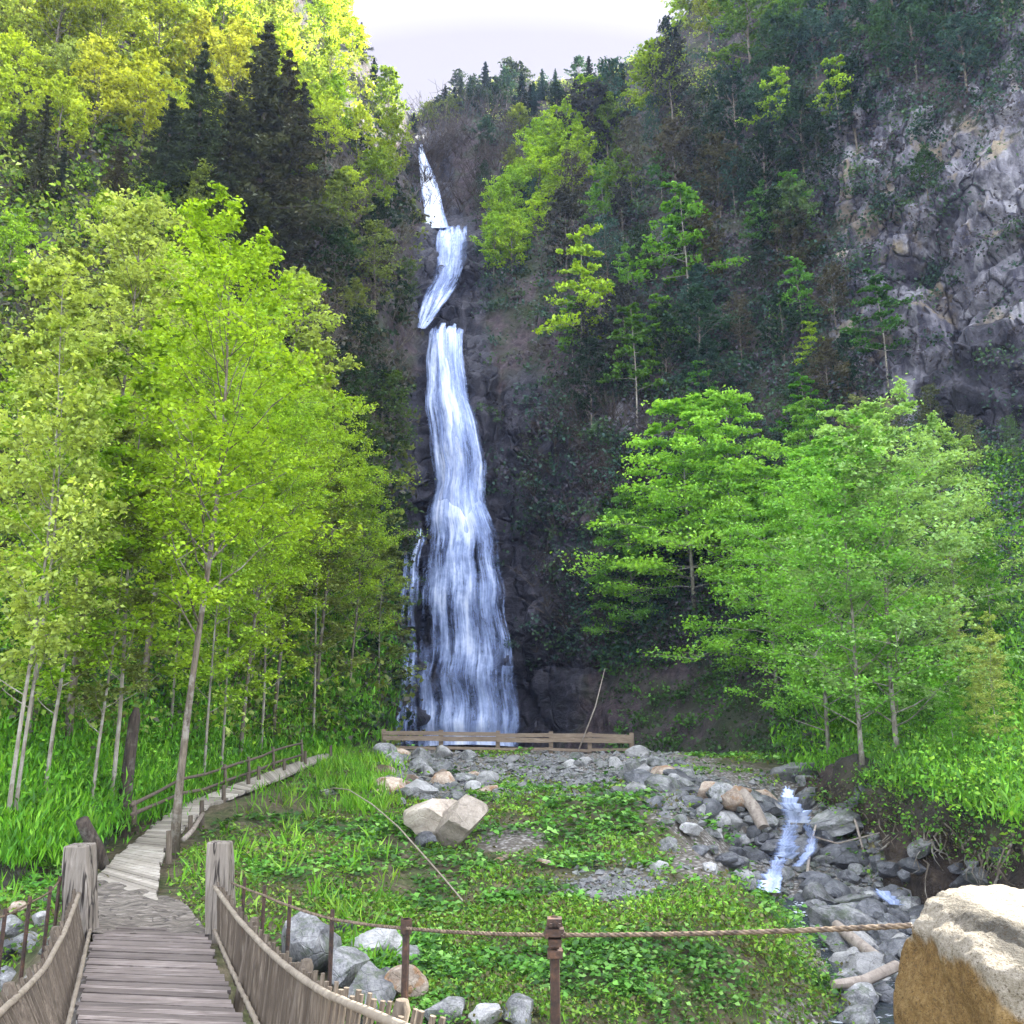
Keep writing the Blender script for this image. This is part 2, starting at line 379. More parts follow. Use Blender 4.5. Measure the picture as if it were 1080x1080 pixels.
def hill_material():
    t = NT('hillside_soil_and_rock'); g = t.geo()
    n1 = t.noise(g, .35, 6, .6); n2 = t.noise(g, 2.2, 6, .65); n3 = t.noise(g, 9, 4, .7)
    soil = t.ramp(n2, [(.3, (.028, .022, .026)), (.5, (.075, .056, .060)), (.72, (.135, .105, .10))])
    soil = t.mix(t.ramp(n1, [(.42, 0.0), (.62, .75)]), soil, (.035, .055, .016))
    # rock: grey to white with ochre and black stains
    gv = t.mapping(g, (1, 1, 1))
    r1 = t.noise(gv, .55, 8, .66, .6)
    sv = t.n('ShaderNodeMapping', Vector=g, Rotation=(0, rad(-8), 0), Scale=(1.1, 1.1, .30)).outputs[0]
    r2 = t.noise(sv, .9, 7, .7, .8)
    rc = t.ramp(t.math('MULTIPLY_ADD', r2, .5, t.math('MULTIPLY', r1, .5)), [(.34, (.025, .023, .030)), (.44, (.11, .105, .12)), (.53, (.26, .25, .275)), (.66, (.50, .485, .49))])
    rc = t.mix(t.ramp(t.noise(g, .33, 4, .6, .3), [(.54, 0.0), (.63, .7)]), rc, (.36, .28, .16))
    rc = t.mix(t.ramp(t.noise(g, .26, 5, .7, .5), [(.30, .85), (.40, 0.0)]), rc, (.030, .028, .036))
    wv0 = t.n('ShaderNodeVectorMath', {'operation': 'ADD'}, i0=g, i1=t.n('ShaderNodeVectorMath', {'operation': 'SCALE'}, i0=t.n('ShaderNodeTexNoise', Vector=g, Scale=.5, Detail=4.0).outputs['Color'], Scale=1.6).outputs[0]).outputs[0]
    mv0 = t.n('ShaderNodeMapping', Vector=wv0, Rotation=(0, rad(-12), 0), Scale=(1.15, 1.15, .6)).outputs[0]
    rc = t.mix(t.ramp(t.n('ShaderNodeTexVoronoi', Vector=mv0, Scale=.42).outputs['Color'], [(.25, .85), (.6, 0.0)]), rc, t.mix(.7, rc, (.03, .028, .04)))
    rc = t.mix(t.ramp(t.n('ShaderNodeTexVoronoi', {'feature': 'DISTANCE_TO_EDGE'}, Vector=mv0, Scale=.42).outputs['Distance'], [(.0, .95), (.045, 0.0)]), rc, (.02, .018, .022))
    streak = t.noise(t.mapping(g, (1.6, 1.6, .12)), .8, 5, .6)
    rc = t.mix(t.ramp(streak, [(.50, 0.0), (.62, .8)]), rc, (.04, .037, .055))
    rm = t.math('MULTIPLY_ADD', t.math('SUBTRACT', n2, .5), 1.2, t.attr('rock'))
    c = t.mix(t.ramp(rm, [(.35, 0.0), (.55, 1.0)]), soil, rc)
    wm = t.math('MULTIPLY_ADD', t.math('SUBTRACT', n1, .5), .9, t.attr('wet'))
    wc = t.ramp(r2, [(.35, (.010, .010, .014)), (.55, (.038, .036, .046)), (.72, (.115, .105, .12))])
    wf = t.ramp(wm, [(.3, 0.0), (.55, 1.0)])
    c = t.mix(wf, c, wc)
    bk = t.ramp(n2, [(.3, (.016, .012, .009)), (.55, (.055, .04, .028)), (.75, (.12, .09, .06))])
    c = t.mix(t.attr('bank'), c, bk)
    wv = t.n('ShaderNodeVectorMath', {'operation': 'ADD'}, i0=g, i1=t.n('ShaderNodeVectorMath', {'operation': 'SCALE'}, i0=t.n('ShaderNodeTexNoise', Vector=g, Scale=.5, Detail=4.0).outputs['Color'], Scale=1.6).outputs[0]).outputs[0]
    mv = t.n('ShaderNodeMapping', Vector=wv, Rotation=(0, rad(-12), 0), Scale=(1.15, 1.15, .6)).outputs[0]
    vd = t.n('ShaderNodeTexVoronoi', {'feature': 'DISTANCE_TO_EDGE'}, Vector=mv, Scale=.42).outputs['Distance']
    vc = t.n('ShaderNodeTexVoronoi', Vector=mv, Scale=.9).outputs['Color']
    crk = t.ramp(vd, [(.0, 0.0), (.07, 1.0)])
    h = t.math('ADD', t.math('MULTIPLY_ADD', n3, .3, n2), t.math('MULTIPLY_ADD', t.math('MULTIPLY', crk, t.math('MAXIMUM', t.attr('rock'), t.attr('wet'))), .9, t.math('MULTIPLY', r2, .6)))
    return t.end(t.pbr(c, t.math('MULTIPLY_ADD', wf, -.45, .92), t.bump(h, .9, .35), .3))
M['hill'] = hill_material()
hill_o = link('hillside', hill_me, M['hill'])
tag(hill_o, 'steep gorge hillside of dark soil and bare grey rock behind the trees', 'hillside', kind='structure')

kd = kdtree.KDTree(nc*NR); PXf, PYf = project(G2)
flat = G2.reshape(-1, 3)
for i, (a, b) in enumerate(zip(PXf.ravel(), PYf.ravel())): kd.insert((a, b, 0), i)
kd.balance()
def hill(px, py):
    best = min((i for _, i, _ in kd.find_n((px, py, 0), 4)), key=lambda i: flat[i][1])
    return Vector(flat[best])

# ------------------------------------------------------------------ ground
CL = [gp(838,818,.8), gp(836,840,.35), gp(835,868,-.05), gp(836,905,-.7), gp(880,945,-1.1), gp(950,1000,-1.3), gp(985,1075,-1.4),
      Vector((2.6,8.2,-1.5)), Vector((-1.4,7.4,-1.5)), Vector((-4.2,8.2,-1.5)), Vector((-8,10.2,-1.35)), Vector((-14,10.5,-1.2)), Vector((-26,8,-1))]
CHW = [.4,.45,.55,1.0,1.5,1.2,1.1,1.2,1.5,1.6,1.2,1.2,1.5]
def ground_z(x, y):
    x = np.asarray(x, float); y = np.asarray(y, float)
    z = np.interp(y, [-20, 2, 3.6, 6, 9.5, 17, 24, 32, 35.5, 38, 45, 60, 90], [.7, .75, .5, -.5, -.8, -.1, .42, 1.0, 1.05, .6, -.6, -1, -1])
    zl = np.interp(y, [0, 3, 6, 10, 12, 14.6, 18, 21, 24, 29, 36, 45, 60], [.7, .7, -.3, -.18, -.06, .04, .26, .5, .75, 1.08, 1.2, .0, -1])
    w = sstep(-1.2, -3.8, x); z = z*(1-w) + zl*w
    # rubble shoulder beside the cascade
    z = z + .45*np.exp(-(((x-5.2)/2.6)**2 + ((y-28.5)/3.6)**2))
    z = z + .22*np.exp(-(((x+3.4)/1.1)**2 + ((y-15.5)/3.0)**2))
    p = vec3(x, y, 0.0*x)
    z = z + .30*fbm(p*.22+4, 3) + .14*fbm(p*.9+8, 3) + .05*fbm(p*3.1, 2)
    # path terrace: keep the ground just under the walkway
    dmin = np.full(z.shape, 1e9); zb = np.zeros(z.shape); hw = np.zeros(z.shape)
    for A_, B_, wa, wb in zip(CL[:-1], CL[1:], CHW[:-1], CHW[1:]):
        dx, dy = B_.x-A_.x, B_.y-A_.y; L2 = dx*dx+dy*dy
        t = np.clip(((x-A_.x)*dx + (y-A_.y)*dy)/L2, 0, 1)
        d_ = np.hypot(x-A_.x-t*dx, y-A_.y-t*dy)
        m = (d_ - (wa+(wb-wa)*t)) < (dmin - hw)
        dmin = np.where(m, d_, dmin); hw = np.where(m, wa+(wb-wa)*t, hw); zb = np.where(m, A_.z+(B_.z-A_.z)*t, zb)
    e = np.maximum(0, dmin-hw)
    return np.minimum(z, zb - .12 + e*.75 + .10*fbm(p*1.7+20, 2)), dmin-hw
WALK = [((92,987),(224,987),-.02), ((97,950),(190,962),-.01), ((100,927),(165,950),0), ((120,905),(168,915),.1), ((143,887),(176,890),.2), ((165,868),(198,868),.35), ((187,850),(222,849),.55), ((235,832),(258,835),.8), ((295,810),(300,819),1.0), ((344,793),(348,797),1.2)]
WL = [gp(*a, z) for a, b, z in WALK]; WR = [gp(*b, z) for a, b, z in WALK]
WC = [(a+b)/2 for a, b in zip(WL, WR)]
def walk_dist(x, y):
    x = np.asarray(x, float); y = np.asarray(y, float)
    dmin = np.full(x.shape, 1e9); zz = np.zeros(x.shape)
    for A_, B_ in zip(WC[:-1], WC[1:]):
        dx, dy = B_.x-A_.x, B_.y-A_.y; L2 = dx*dx+dy*dy
        t = np.clip(((x-A_.x)*dx + (y-A_.y)*dy)/L2, 0, 1)
        d_ = np.hypot(x-A_.x-t*dx, y-A_.y-t*dy); m = d_ < dmin
        dmin = np.where(m, d_, dmin); zz = np.where(m, A_.z+(B_.z-A_.z)*t, zz)
    return dmin, zz
def full_z(x, y):
    z, e = ground_z(x, y); d, wz = walk_dist(x, y)
    k = sstep(1.9, .9, d)
    return z*(1-k) + np.minimum(wz-.09, wz-.09)*k, e
xs = np.concatenate([[-160,-100,-60], np.arange(-28, 26, .2), [60,100,160]]); ys = np.concatenate([[-110,-80,-30], np.arange(-6, 60, .2), [90,140,200]])
XX, YY = np.meshgrid(xs, ys, indexing='ij')
ZZ, EE = full_z(XX, YY)
gidx = np.arange(XX.size).reshape(XX.shape)
gF = np.stack([gidx[:-1, :-1], gidx[1:, :-1], gidx[1:, 1:], gidx[:-1, 1:]], -1).reshape(-1, 4)
ground_me = np_mesh('ground', np.stack([XX, YY, ZZ], -1).reshape(-1, 3), gF)
GX_, GY_ = project(np.stack([XX, np.maximum(YY, 1), ZZ], -1))
gravel = np.maximum.reduce([ell(GX_,GY_,640,800,120,26), ell(GX_,GY_,470,812,60,28), ell(GX_,GY_,760,845,90,40), .9*ell(GX_,GY_,650,940,52,26), .7*ell(GX_,GY_,760,905,70,30), .5*ell(GX_,GY_,540,885,60,20), sstep(.9, .1, EE)])
gravel = np.clip(gravel*1.3, 0, 1); gravel[YY < 2] = .4
vert_float(ground_me, 'gravel', gravel.ravel())
def ground_material():
    t = NT('meadow_soil'); g = t.geo()
    a = t.noise(g, 1.1, 6, .65); b = t.noise(g, 9, 5, .7); c_ = t.noise(g, 38, 3, .7)
    soil = t.ramp(b, [(.3, (.035, .026, .017)), (.55, (.10, .078, .05)), (.75, (.19, .155, .11))])
    green = t.ramp(b, [(.3, (.020, .030, .010)), (.6, (.055, .072, .022)), (.8, (.11, .115, .045))])
    c = t.mix(t.ramp(a, [(.40, .85), (.56, .1)]), soil, green)
    vor = t.n('ShaderNodeTexVoronoi', Vector=g, Scale=11.0)
    st = t.ramp(vor.outputs['Color'], [(.1, (.08, .072, .06)), (.5, (.20, .185, .165)), (.9, (.34, .32, .29))])
    st = t.mix(t.ramp(vor.outputs['Distance'], [(.3, 0.0), (.62, .85)]), st, (.07, .058, .045))
    gm = t.math('MULTIPLY_ADD', t.math('SUBTRACT', a, .5), 1.1, t.attr('gravel'))
    gf = t.ramp(gm, [(.38, 0.0), (.6, 1.0)])
    c = t.mix(gf, c, st)
    h = t.math('ADD', t.math('MULTIPLY', t.math('SUBTRACT', 1.0, vor.outputs['Distance']), gf), b)
    return t.end(t.pbr(c, .92, t.bump(h, .8, .03), .2))
M['ground'] = ground_material()
tag(link('ground', ground_me, M['ground']), 'grassy valley floor of soil and gravel below the waterfall', 'ground', kind='structure')
def gpos(x, y): 
    z, _ = full_z(np.array([x]), np.array([y])); return Vector((x, y, float(z[0])))
def on_ground(px, py):
    lo, hi = 3.0, 60.0
    best = None
    Ys = np.linspace(4, 50, 900); b = (540-py)/FPX; s = Ys/(CP-b*SP); X = (px-540)/FPX*s; Z = CAMZ+(SP+b*CP)*s
    zz, _ = full_z(X, Ys); k = np.nonzero(Z <= zz)[0]
    i = k[0] if len(k) else int(np.argmin(np.abs(Z-zz)))
    return Vector((X[i], Ys[i], zz[i]))

# ------------------------------------------------------------------ leaves
def rnd_unit(n):
    v = rng.normal(size=(n, 3)); return v/(np.linalg.norm(v, axis=1, keepdims=True)+1e-9)
def leaf_quads(C, L, W, up=.6, blade=False, lean=.35, N=None):
    n = len(C); L = np.broadcast_to(L, n)[:, None]; W = np.broadcast_to(W, n)[:, None]
    if blade:
        u = rnd_unit(n)*lean + np.array([0, 0, 1.0]); u /= np.linalg.norm(u, axis=1, keepdims=True)
        v = np.cross(u, rnd_unit(n)); v /= np.linalg.norm(v, axis=1, keepdims=True)
        nn = np.cross(u, v)
        V = np.stack([C, C+u*L*.45+v*W*.5, C+u*L+nn*L*.25, C+u*L*.45-v*W*.5], 1)
    else:
        nn = rnd_unit(n)*(1-up) + (np.array([0, 0, up]) if N is None else N*up); nn /= np.linalg.norm(nn, axis=1, keepdims=True)
        u = np.cross(nn, rnd_unit(n)); u /= np.linalg.norm(u, axis=1, keepdims=True)
        v = np.cross(nn, u)
        V = np.stack([C-u*L*.5, C+v*W*.5+nn*W*.18, C+u*L*.5-nn*L*.06, C-v*W*.5+nn*W*.18], 1)
    return V
def leaf_mesh(name, V, tone=None, col=None):
    V = np.concatenate(V) if isinstance(V, list) else V
    n = len(V)
    me = np_mesh(name, V.reshape(-1, 3), np.arange(n*4).reshape(n, 4), True)
    face_float(me, 'tone', rng.random(n) if tone is None else tone)
    if col is not None: face_color(me, 'col', col)
    return me

# ------------------------------------------------------------------ tree prototypes
def make_tree(kind, H, r0, start, spread, nl, leaf, nleaf, rise=.5, flat=.5, lean=0, bare=0, shape='round', clump=.5):
    mb = MB(); pts = []; k = 9
    ph = R.uniform(0, 6)
    for i in range(k+1):
        t = i/k
        pts.append(Vector((lean*H*t*t + .018*H*math.sin(ph+t*5)*t, .018*H*math.cos(ph*1.7+t*4)*t, H*.97*t)))
    mb.tube(pts, [r0*(1.35 if i == 0 else 1)*(1-.88*i/k) for i in range(k+1)], 9, wob=.06)
    def trunk(t):
        f = t*k; i = min(int(f), k-1); return pts[i].lerp(pts[i+1], f-i)
    C, Wt = [], []
    ga = R.uniform(0, 6)
    for j in range(nl):
        t = start + (1-start)*((j+.5)/nl)**.9 + R.uniform(-.02, .02); t = min(t, .985)
        ga += 2.4 + R.uniform(-.5, .5)
        q = (t-start)/(1-start)
        if shape == 'round': ln = spread*(.35+.65*math.sin(math.pi*min(1, .18+q*.85)))*(1-.25*q)
        elif shape == 'layer': ln = spread*(1.0-.72*q)*R.uniform(.7, 1.1)
        else: ln = spread*(.65+.35*math.sin(math.pi*q))*(1-.45*q)
        ln *= R.uniform(.7, 1.2)
        base = trunk(t); el = rise*(1.0+.4*q)*R.uniform(.6, 1.3)
        d = Vector((math.cos(ga), math.sin(ga), math.tan(min(el, 1.3)))).normalized()
        lp = [base]
        for s in range(1, 6):
            d2 = (d + Vector((R.uniform(-.22, .22), R.uniform(-.22, .22), (-.10 if shape == 'layer' else .06)*s + R.uniform(-.12, .12)))).normalized()
            lp.append(lp[-1] + d2*(ln/5))
        rl = max(.006*H/10, r0*.42*(1-.75*t))
        mb.tube(lp, [rl*(1-.16*s) for s in range(6)], 5, cap=False)
        nt = 5 if not bare else 7
        for m in range(nt):
            f = R.uniform(.3, 1.0) if shape != 'layer' else R.uniform(.15, 1.0)
            i = min(int(f*5), 4); b = lp[i].lerp(lp[i+1], f*5-i)
            ang = R.uniform(0, 6.28)
            td = (d*.6 + Vector((math.cos(ang), math.sin(ang), R.uniform(-.25, .45)*(1 if shape != 'layer' else .35)))).normalized()
            tl = ln*R.uniform(.22, .5)
            e = b + td*tl
            mb.tube([b, b.lerp(e, .5)+Vector((0, 0, .02*tl)), e], [rl*.4, rl*.28, rl*.12], 4, cap=False)
            for f2 in (.35, .6, .85, 1.0): C.append(b.lerp(e, f2)); Wt.append(tl)
        C.append(lp[-1]); Wt.append(ln*.3)
    top = trunk(.98); C.append(top); Wt.append(spread*.25)
    C = np.array([tuple(c) for c in C]); Wt = np.array(Wt)
    pick = rng.integers(0, len(C), nleaf)
    # every twig end is a spray of its own; a few sprays are bigger and lighter
    big = rng.random(len(C))
    sig = (clump*(.35+.65*big[pick])*np.clip(Wt[pick], .25, 2))[:, None]
    off = rng.normal(size=(nleaf, 3))*sig*np.array([.55, .55, .55*flat])
    P = C[pick]+off
    keep = P[:, 2] > H*start*.75
    P = P[keep]; pick = pick[keep]; n = len(P)
    sz = leaf*rng.uniform(.6, 1.35, n)
    V = leaf_quads(P, sz*1.25, sz*.85, up=.5)
    tone = np.clip(.5*rng.random(n) + .5*big[pick] + rng.normal(0, .06, n), 0, 1)
    tm = mb.mesh(kind+'_trunk', True); cm = leaf_mesh(kind+'_crown', V, tone)
    return tm, cm, H
def make_conifer(kind, H, r0, width, nwh, nleaf):
    mb = MB(); mb.tube([(0, 0, 0), (.02*H*.3, 0, H*.5), (0, 0, H)], [r0, r0*.6, r0*.08], 8)
    Vs = []; tone = []
    for w in range(nwh):
        q = w/(nwh-1); z = H*(.10+.88*q); ln = width*(1-q)**.85*R.uniform(.75, 1.15)+.12
        nb = R.randint(5, 8)
        for b in range(nb):
            a = 6.283*b/nb + R.uniform(-.4, .4) + w; l = ln*R.choice([R.uniform(.35, .7), R.uniform(.8, 1.3)])
            e = Vector((math.cos(a)*l, math.sin(a)*l, -l*R.uniform(.05, .42)+.1)); p0 = Vector((0, 0, z))
            mb.tube([p0, p0+e*.5, p0+e], [.03*(1-q)+.008, .015, .006], 4, cap=False)
            n = max(8, int(nleaf/nwh/nb*(.4+1.1*(1-q))))
            f = rng.random(n)**.7
            c = np.array(p0)[None]+f[:, None]*np.array(e)[None]+rng.normal(size=(n, 3))*np.array([.085, .085, .05])*(.4+l*.45) - np.array([0, 0, 1])*(rng.random((n, 1))**2*.18*l)
            s = rng.uniform(.6, 1.3, n)*.026*H**.7
            Vs.append(leaf_quads(c, s*1.7, s*.55, up=.55)); tone.append(np.clip(rng.random(n)*.6+.25*R.random(), 0, 1))
    return mb.mesh(kind+'_trunk', True), leaf_mesh(kind+'_crown', Vs, np.concatenate(tone)), H

PROTO = {
 'slender': [make_tree('slender', 13, .072, .34, 3.0, 46, .072, 18500, .7, .6, lean=.03, shape='slim', clump=.40) for _ in range(4)],
 'young':   [make_tree('young', 9, .034, .24, 1.6, 30, .07, 9000, .6, .6, shape='slim', clump=.5) for _ in range(3)],
 'layered': [make_tree('layered', 11, .09, .10, 4.4, 54, .13, 24000, .32, .38, shape='layer', clump=.55) for _ in range(3)],
 'airy':    [make_tree('airy', 11, .07, .10, 3.3, 54, .085, 25000, .45, .42, shape='slim', clump=.45) for _ in range(3)],
 'broad':   [make_tree('broad', 10, .12, .14, 3.4, 34, .20, 7500, .6, .5, clump=.36) for _ in range(5)],
 'tiered':  [make_tree('tiered', 10, .09, .28, 3.3, 24, .22, 4200, .25, .22, shape='layer', clump=.5) for _ in range(4)],
 'sparse':  [make_tree('sparse', 10, .09, .22, 2.8, 32, .20, 2200, .5, .5, bare=1, shape='slim', clump=.8) for _ in range(4)],
 'conifer': [make_conifer('conifer', 10, .16, 2.1, 21, 15000) for _ in range(3)],
}
BARK = {'slender': 'bark', 'young': 'bark_pale', 'layered': 'bark_pale', 'airy': 'bark_pale', 'broad': 'bark', 'tiered': 'bark_pale', 'sparse': 'bark', 'conifer': 'bark_dark'}
NAME = {'slender': 'slender_tree', 'young': 'young_tree', 'layered': 'beech_tree', 'airy': 'alder_tree', 'broad': 'broadleaf_tree', 'tiered': 'tiered_tree', 'sparse': 'sparse_tree', 'conifer': 'conifer_tree'}
for k, ps in PROTO.items():
    for tm, cm, H in ps:
        tm.materials.append(M[BARK[k]]); cm.materials.append(M['needle' if k == 'conifer' else 'leaf'])
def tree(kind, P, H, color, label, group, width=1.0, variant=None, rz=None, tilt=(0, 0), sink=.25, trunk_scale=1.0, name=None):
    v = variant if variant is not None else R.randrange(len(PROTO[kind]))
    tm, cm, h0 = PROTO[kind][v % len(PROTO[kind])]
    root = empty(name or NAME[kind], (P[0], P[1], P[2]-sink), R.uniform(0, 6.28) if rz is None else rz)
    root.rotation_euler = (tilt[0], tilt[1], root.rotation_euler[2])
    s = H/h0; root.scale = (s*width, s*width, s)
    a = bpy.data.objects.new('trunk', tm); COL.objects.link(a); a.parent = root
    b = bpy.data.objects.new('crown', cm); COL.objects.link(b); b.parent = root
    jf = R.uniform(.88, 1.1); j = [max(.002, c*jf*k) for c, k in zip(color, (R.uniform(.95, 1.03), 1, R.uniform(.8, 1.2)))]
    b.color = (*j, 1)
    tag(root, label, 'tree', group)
    return root
ORD = 'first second third fourth fifth sixth seventh eighth ninth tenth eleventh twelfth thirteenth fourteenth fifteenth sixteenth seventeenth eighteenth nineteenth twentieth'.split()
FALLX = 485

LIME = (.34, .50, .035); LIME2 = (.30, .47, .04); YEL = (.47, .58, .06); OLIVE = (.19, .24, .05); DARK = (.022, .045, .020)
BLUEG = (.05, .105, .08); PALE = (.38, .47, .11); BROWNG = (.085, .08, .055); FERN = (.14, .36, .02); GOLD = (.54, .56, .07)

# --- front row beside the walkway: (px, py of foot, kind, height, colour, width, label)
FRONT = [
 (183, 905, 'slender', 12.6, LIME, 1.15, 'tallest slender tree with lichen spotted trunk at the edge of the boardwalk'),
 (290, 792, 'slender', 13.5, LIME, 1.1, 'thick trunked tree nearest the waterfall beyond the boardwalk bend'),
 (252, 815, 'slender', 12.5, LIME2, 1.0, 'leaning grey trunked tree behind the boardwalk handrail'),
 (115, 868, 'young', 11.0, LIME2, 1.2, 'pale straight young tree beside the mossy snag'),
 (98, 872, 'young', 8.0, OLIVE, 1.2, 'thin curved sapling just left of the pale straight young tree'),
 (47, 862, 'young', 8.5, LIME2, 1.3, 'whitish thin sapling among the ferns near the frame edge'),
 (6, 885, 'young', 10.5, PALE, 1.0, 'stouter of the paired tan trunks at the left frame edge'),
 (16, 882, 'young', 9.5, PALE, 1.0, 'thinner of the paired tan trunks at the left frame edge'),
 (214, 838, 'young', 9.5, LIME2, 1.1, 'thin upright sapling between the lichen trunk and the handrail'),
 (231, 832, 'young', 10.0, LIME, 1.1, 'slim sapling leaning over the boardwalk handrail'),
 (275, 805, 'young', 11.0, LIME, 1.3, 'slim sapling between the leaning grey trunk and the thick trunk'),
 (330, 790, 'young', 11.0, OLIVE, 1.4, 'young tree at the top end of the boardwalk'),
 (72, 800, 'slender', 13.0, PALE, 1.2, 'pale crowned tree on the fern bank behind the saplings'),
 (150, 760, 'slender', 13.5, LIME, 1.25, 'lime crowned tree on the fern bank above the snag'),
 (368, 772, 'slender', 11.5, LIME2, 1.1, 'green crowned tree on the bank beside the dark wet rock'),
 (335, 755, 'slender', 13.5, LIME, 1.2, 'lime crowned tree behind the top end of the boardwalk'),
 (398, 765, 'young', 9.0, OLIVE, 1.7, 'small olive tree closest to the foot of the waterfall'),
 (180, 790, 'young', 9.0, LIME, 1.3, 'slim sapling on the fern bank just behind the lichen trunk'),
 (262, 760, 'young', 9.5, PALE, 1.3, 'pale sapling on the fern bank behind the leaning grey trunk'),
 (30, 800, 'young', 9.0, LIME2, 1.3, 'thin sapling on the fern bank above the paired trunks'),
 (225, 740, 'slender', 14.0, LIME2, 1.25, 'green crowned tree on the fern bank behind the lichen trunk'),
]
for px, py, k, H, c, w, lab in FRONT:
    P = on_ground(px, py) if px in (183,) else hill(px, py)
    tree(k, P, H, c, lab, 'trees along the boardwalk', w, rz=R.uniform(-.6, .6))
# --- right bank trees
RIGHT = [
 (875, 800, 'airy', 9.8, (.23, .48, .07), 1.15, 'airy tree with lichen white trunk, nearest the cascade on the right bank'),
 (912, 806, 'airy', 8.6, (.23, .48, .07), 1.15, 'airy tree with whitish trunk, middle of the three right bank trees'),
 (950, 808, 'airy', 9.6, (.27, .44, .11), 1.2, 'yellowish crowned tree, farthest from the cascade on the right bank'),
 (730, 650, 'layered', 12.5, (.27, .51, .07), 1.15, 'broad bright lime tree spreading in tiers beside the dark gully'),
 (775, 640, 'layered', 12.0, (.27, .51, .07), 1.0, 'bright lime tiered tree overlapping the broad one by the gully'),
 (665, 690, 'layered', 9.5, (.15, .33, .05), .9, 'low green tiered tree reaching toward the viewpoint fence'),
 (815, 730, 'layered', 10.0, (.19, .40, .04), 1.0, 'mid green tiered tree between the lime trees and the bank trees'),
 (1010, 700, 'airy', 7.5, (.27, .42, .11), 1.0, 'pale olive tree on the green slope beneath the cliff'),
 (925, 570, 'airy', 6.5, (.19, .22, .09), 1.1, 'greyish green tree standing under the foot of the rock cliff'),
 (860, 585, 'layered', 8.0, (.18, .36, .04), .8, 'narrow tiered tree behind the airy bank trees'),
]
for px, py, k, H, c, w, lab in RIGHT: tree(k, hill(px, py), H, c, lab, 'trees on the right bank', w)
# --- lone bright trees on the dark slope
ACC = [
 (612, 398, 'tiered', 160, LIME, .8, 'slim bright lime tree standing alone on the dark slope right of the waterfall'),
 (725, 330, 'tiered', 150, (.13, .31, .03), 1.0, 'bright green flat topped tree high on the dark slope'),
 (668, 447, 'tiered', 130, (.09, .19, .03), .9, 'thin pale trunked tree below the flat topped one'),
 (697, 390, 'tiered', 85, (.12, .28, .025), 1.0, 'short bright tree leaning beside the thin pale trunk'),
 (855, 395, 'tiered', 65, LIME, .9, 'small bright lime sapling in two tiers on the dark slope'),
 (850, 480, 'tiered', 90, (.08, .24, .02), 1.0, 'green tiered tree just above the broad lime tree'),
 (935, 405, 'tiered', 120, (.055, .16, .035), 1.0, 'green tiered tree against the left edge of the rock cliff'),
 (838, 300, 'broad', 115, (.10, .17, .05), .8, 'greyish green tree in front of the ochre rock patch'),
 (978, 205, 'broad', 55, (.05, .11, .035), 1.1, 'dark green bush like tree rooted on the cliff face'),
 (692, 135, 'broad', 105, (.26, .36, .03), 1.1, 'yellow green tree glowing on the right hand ridge'),
 (792, 75, 'broad', 120, (.15, .27, .03), 1.2, 'large green tree at the top of the ridge above the dark slope'),
 (745, 45, 'broad', 70, (.27, .33, .04), 1.0, 'pale yellow tree on the skyline beside the large green one'),
 (845, 60, 'broad', 90, (.10, .22, .03), 1.0, 'mid green tree at the top frame edge over the cliff'),
 (655, 235, 'broad', 85, (.15, .26, .04), .9, 'pale green tree on the spur below the glowing ridge tree'),
 (640, 175, 'broad', 85, (.15, .24, .04), .9, 'pale green tree on the spur just above another pale green one'),
]
for px, py, k, hp, c, w, lab in ACC:
    P = hill(px, py); tree(k, P, 1.2*hp*P.y/FPX, c, lab, 'bright trees on the right slope', w, sink=.4)

# --- groups on the slopes (spots in bearing/elevation, sizes by distance)
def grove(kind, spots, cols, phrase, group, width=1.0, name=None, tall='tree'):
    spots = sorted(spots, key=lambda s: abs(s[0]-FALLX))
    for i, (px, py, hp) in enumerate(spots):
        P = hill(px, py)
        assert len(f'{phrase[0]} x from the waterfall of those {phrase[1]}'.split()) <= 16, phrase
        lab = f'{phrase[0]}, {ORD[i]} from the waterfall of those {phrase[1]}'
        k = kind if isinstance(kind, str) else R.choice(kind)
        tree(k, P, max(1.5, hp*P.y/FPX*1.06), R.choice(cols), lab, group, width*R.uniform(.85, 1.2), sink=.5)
def scat(n, x0, x1, y0, y1, h0, h1, mind=18, ok=lambda x, y: True):
    out = []; tries = 0
    while len(out) < n and tries < 4000:
        tries += 1
        x, y = R.uniform(x0, x1), R.uniform(y0, y1)
        if ok(x, y) and all(math.hypot(x-a, (y-b)*.8) > mind for a, b, _ in out): out.append((x, y, R.uniform(h0, h1)))
    return out
sky_l = lambda x, y: y > 60 + max(0, (x-300))*.75
grove('broad', scat(18, -20, 330, 60, 190, 90, 150, 32), [YEL, GOLD, (.30, .36, .03), PALE], ('sunlit yellow tree', 'above the dark conifers'), 'sunlit yellow trees on the left ridge')
grove('broad', scat(15, 285, 430, 90, 250, 70, 110, 22, sky_l), [YEL, (.28, .36, .03), (.22, .33, .03), LIME], ('yellow green tree', 'between dark conifers and sky'), 'yellow green trees at the skyline')
grove(['sparse', 'broad', 'broad'], scat(20, 0, 380, -20, 75, 70, 120, 22, lambda x, y: y > np.interp(x, [300, 360, 405], [-30, 20, 90])), [PALE, (.26, .28, .08), YEL], ('pale tree', 'along the top of the left ridge'), 'thin pale trees on the ridge top')
grove('conifer', [(200, 262, 275), (268, 275, 315), (236, 290, 240), (312, 235, 190), (40, 215, 150), (172, 250, 185), (292, 270, 270), (62, 215, 85), (120, 225, 105), (165, 200, 90), (292, 275, 150), (15, 170, 80)], [(.075, .10, .05), (.10, .105, .055), (.12, .11, .065)], ('dark conifer', 'on the left slope'), 'dark conifers on the left slope', 1.1)
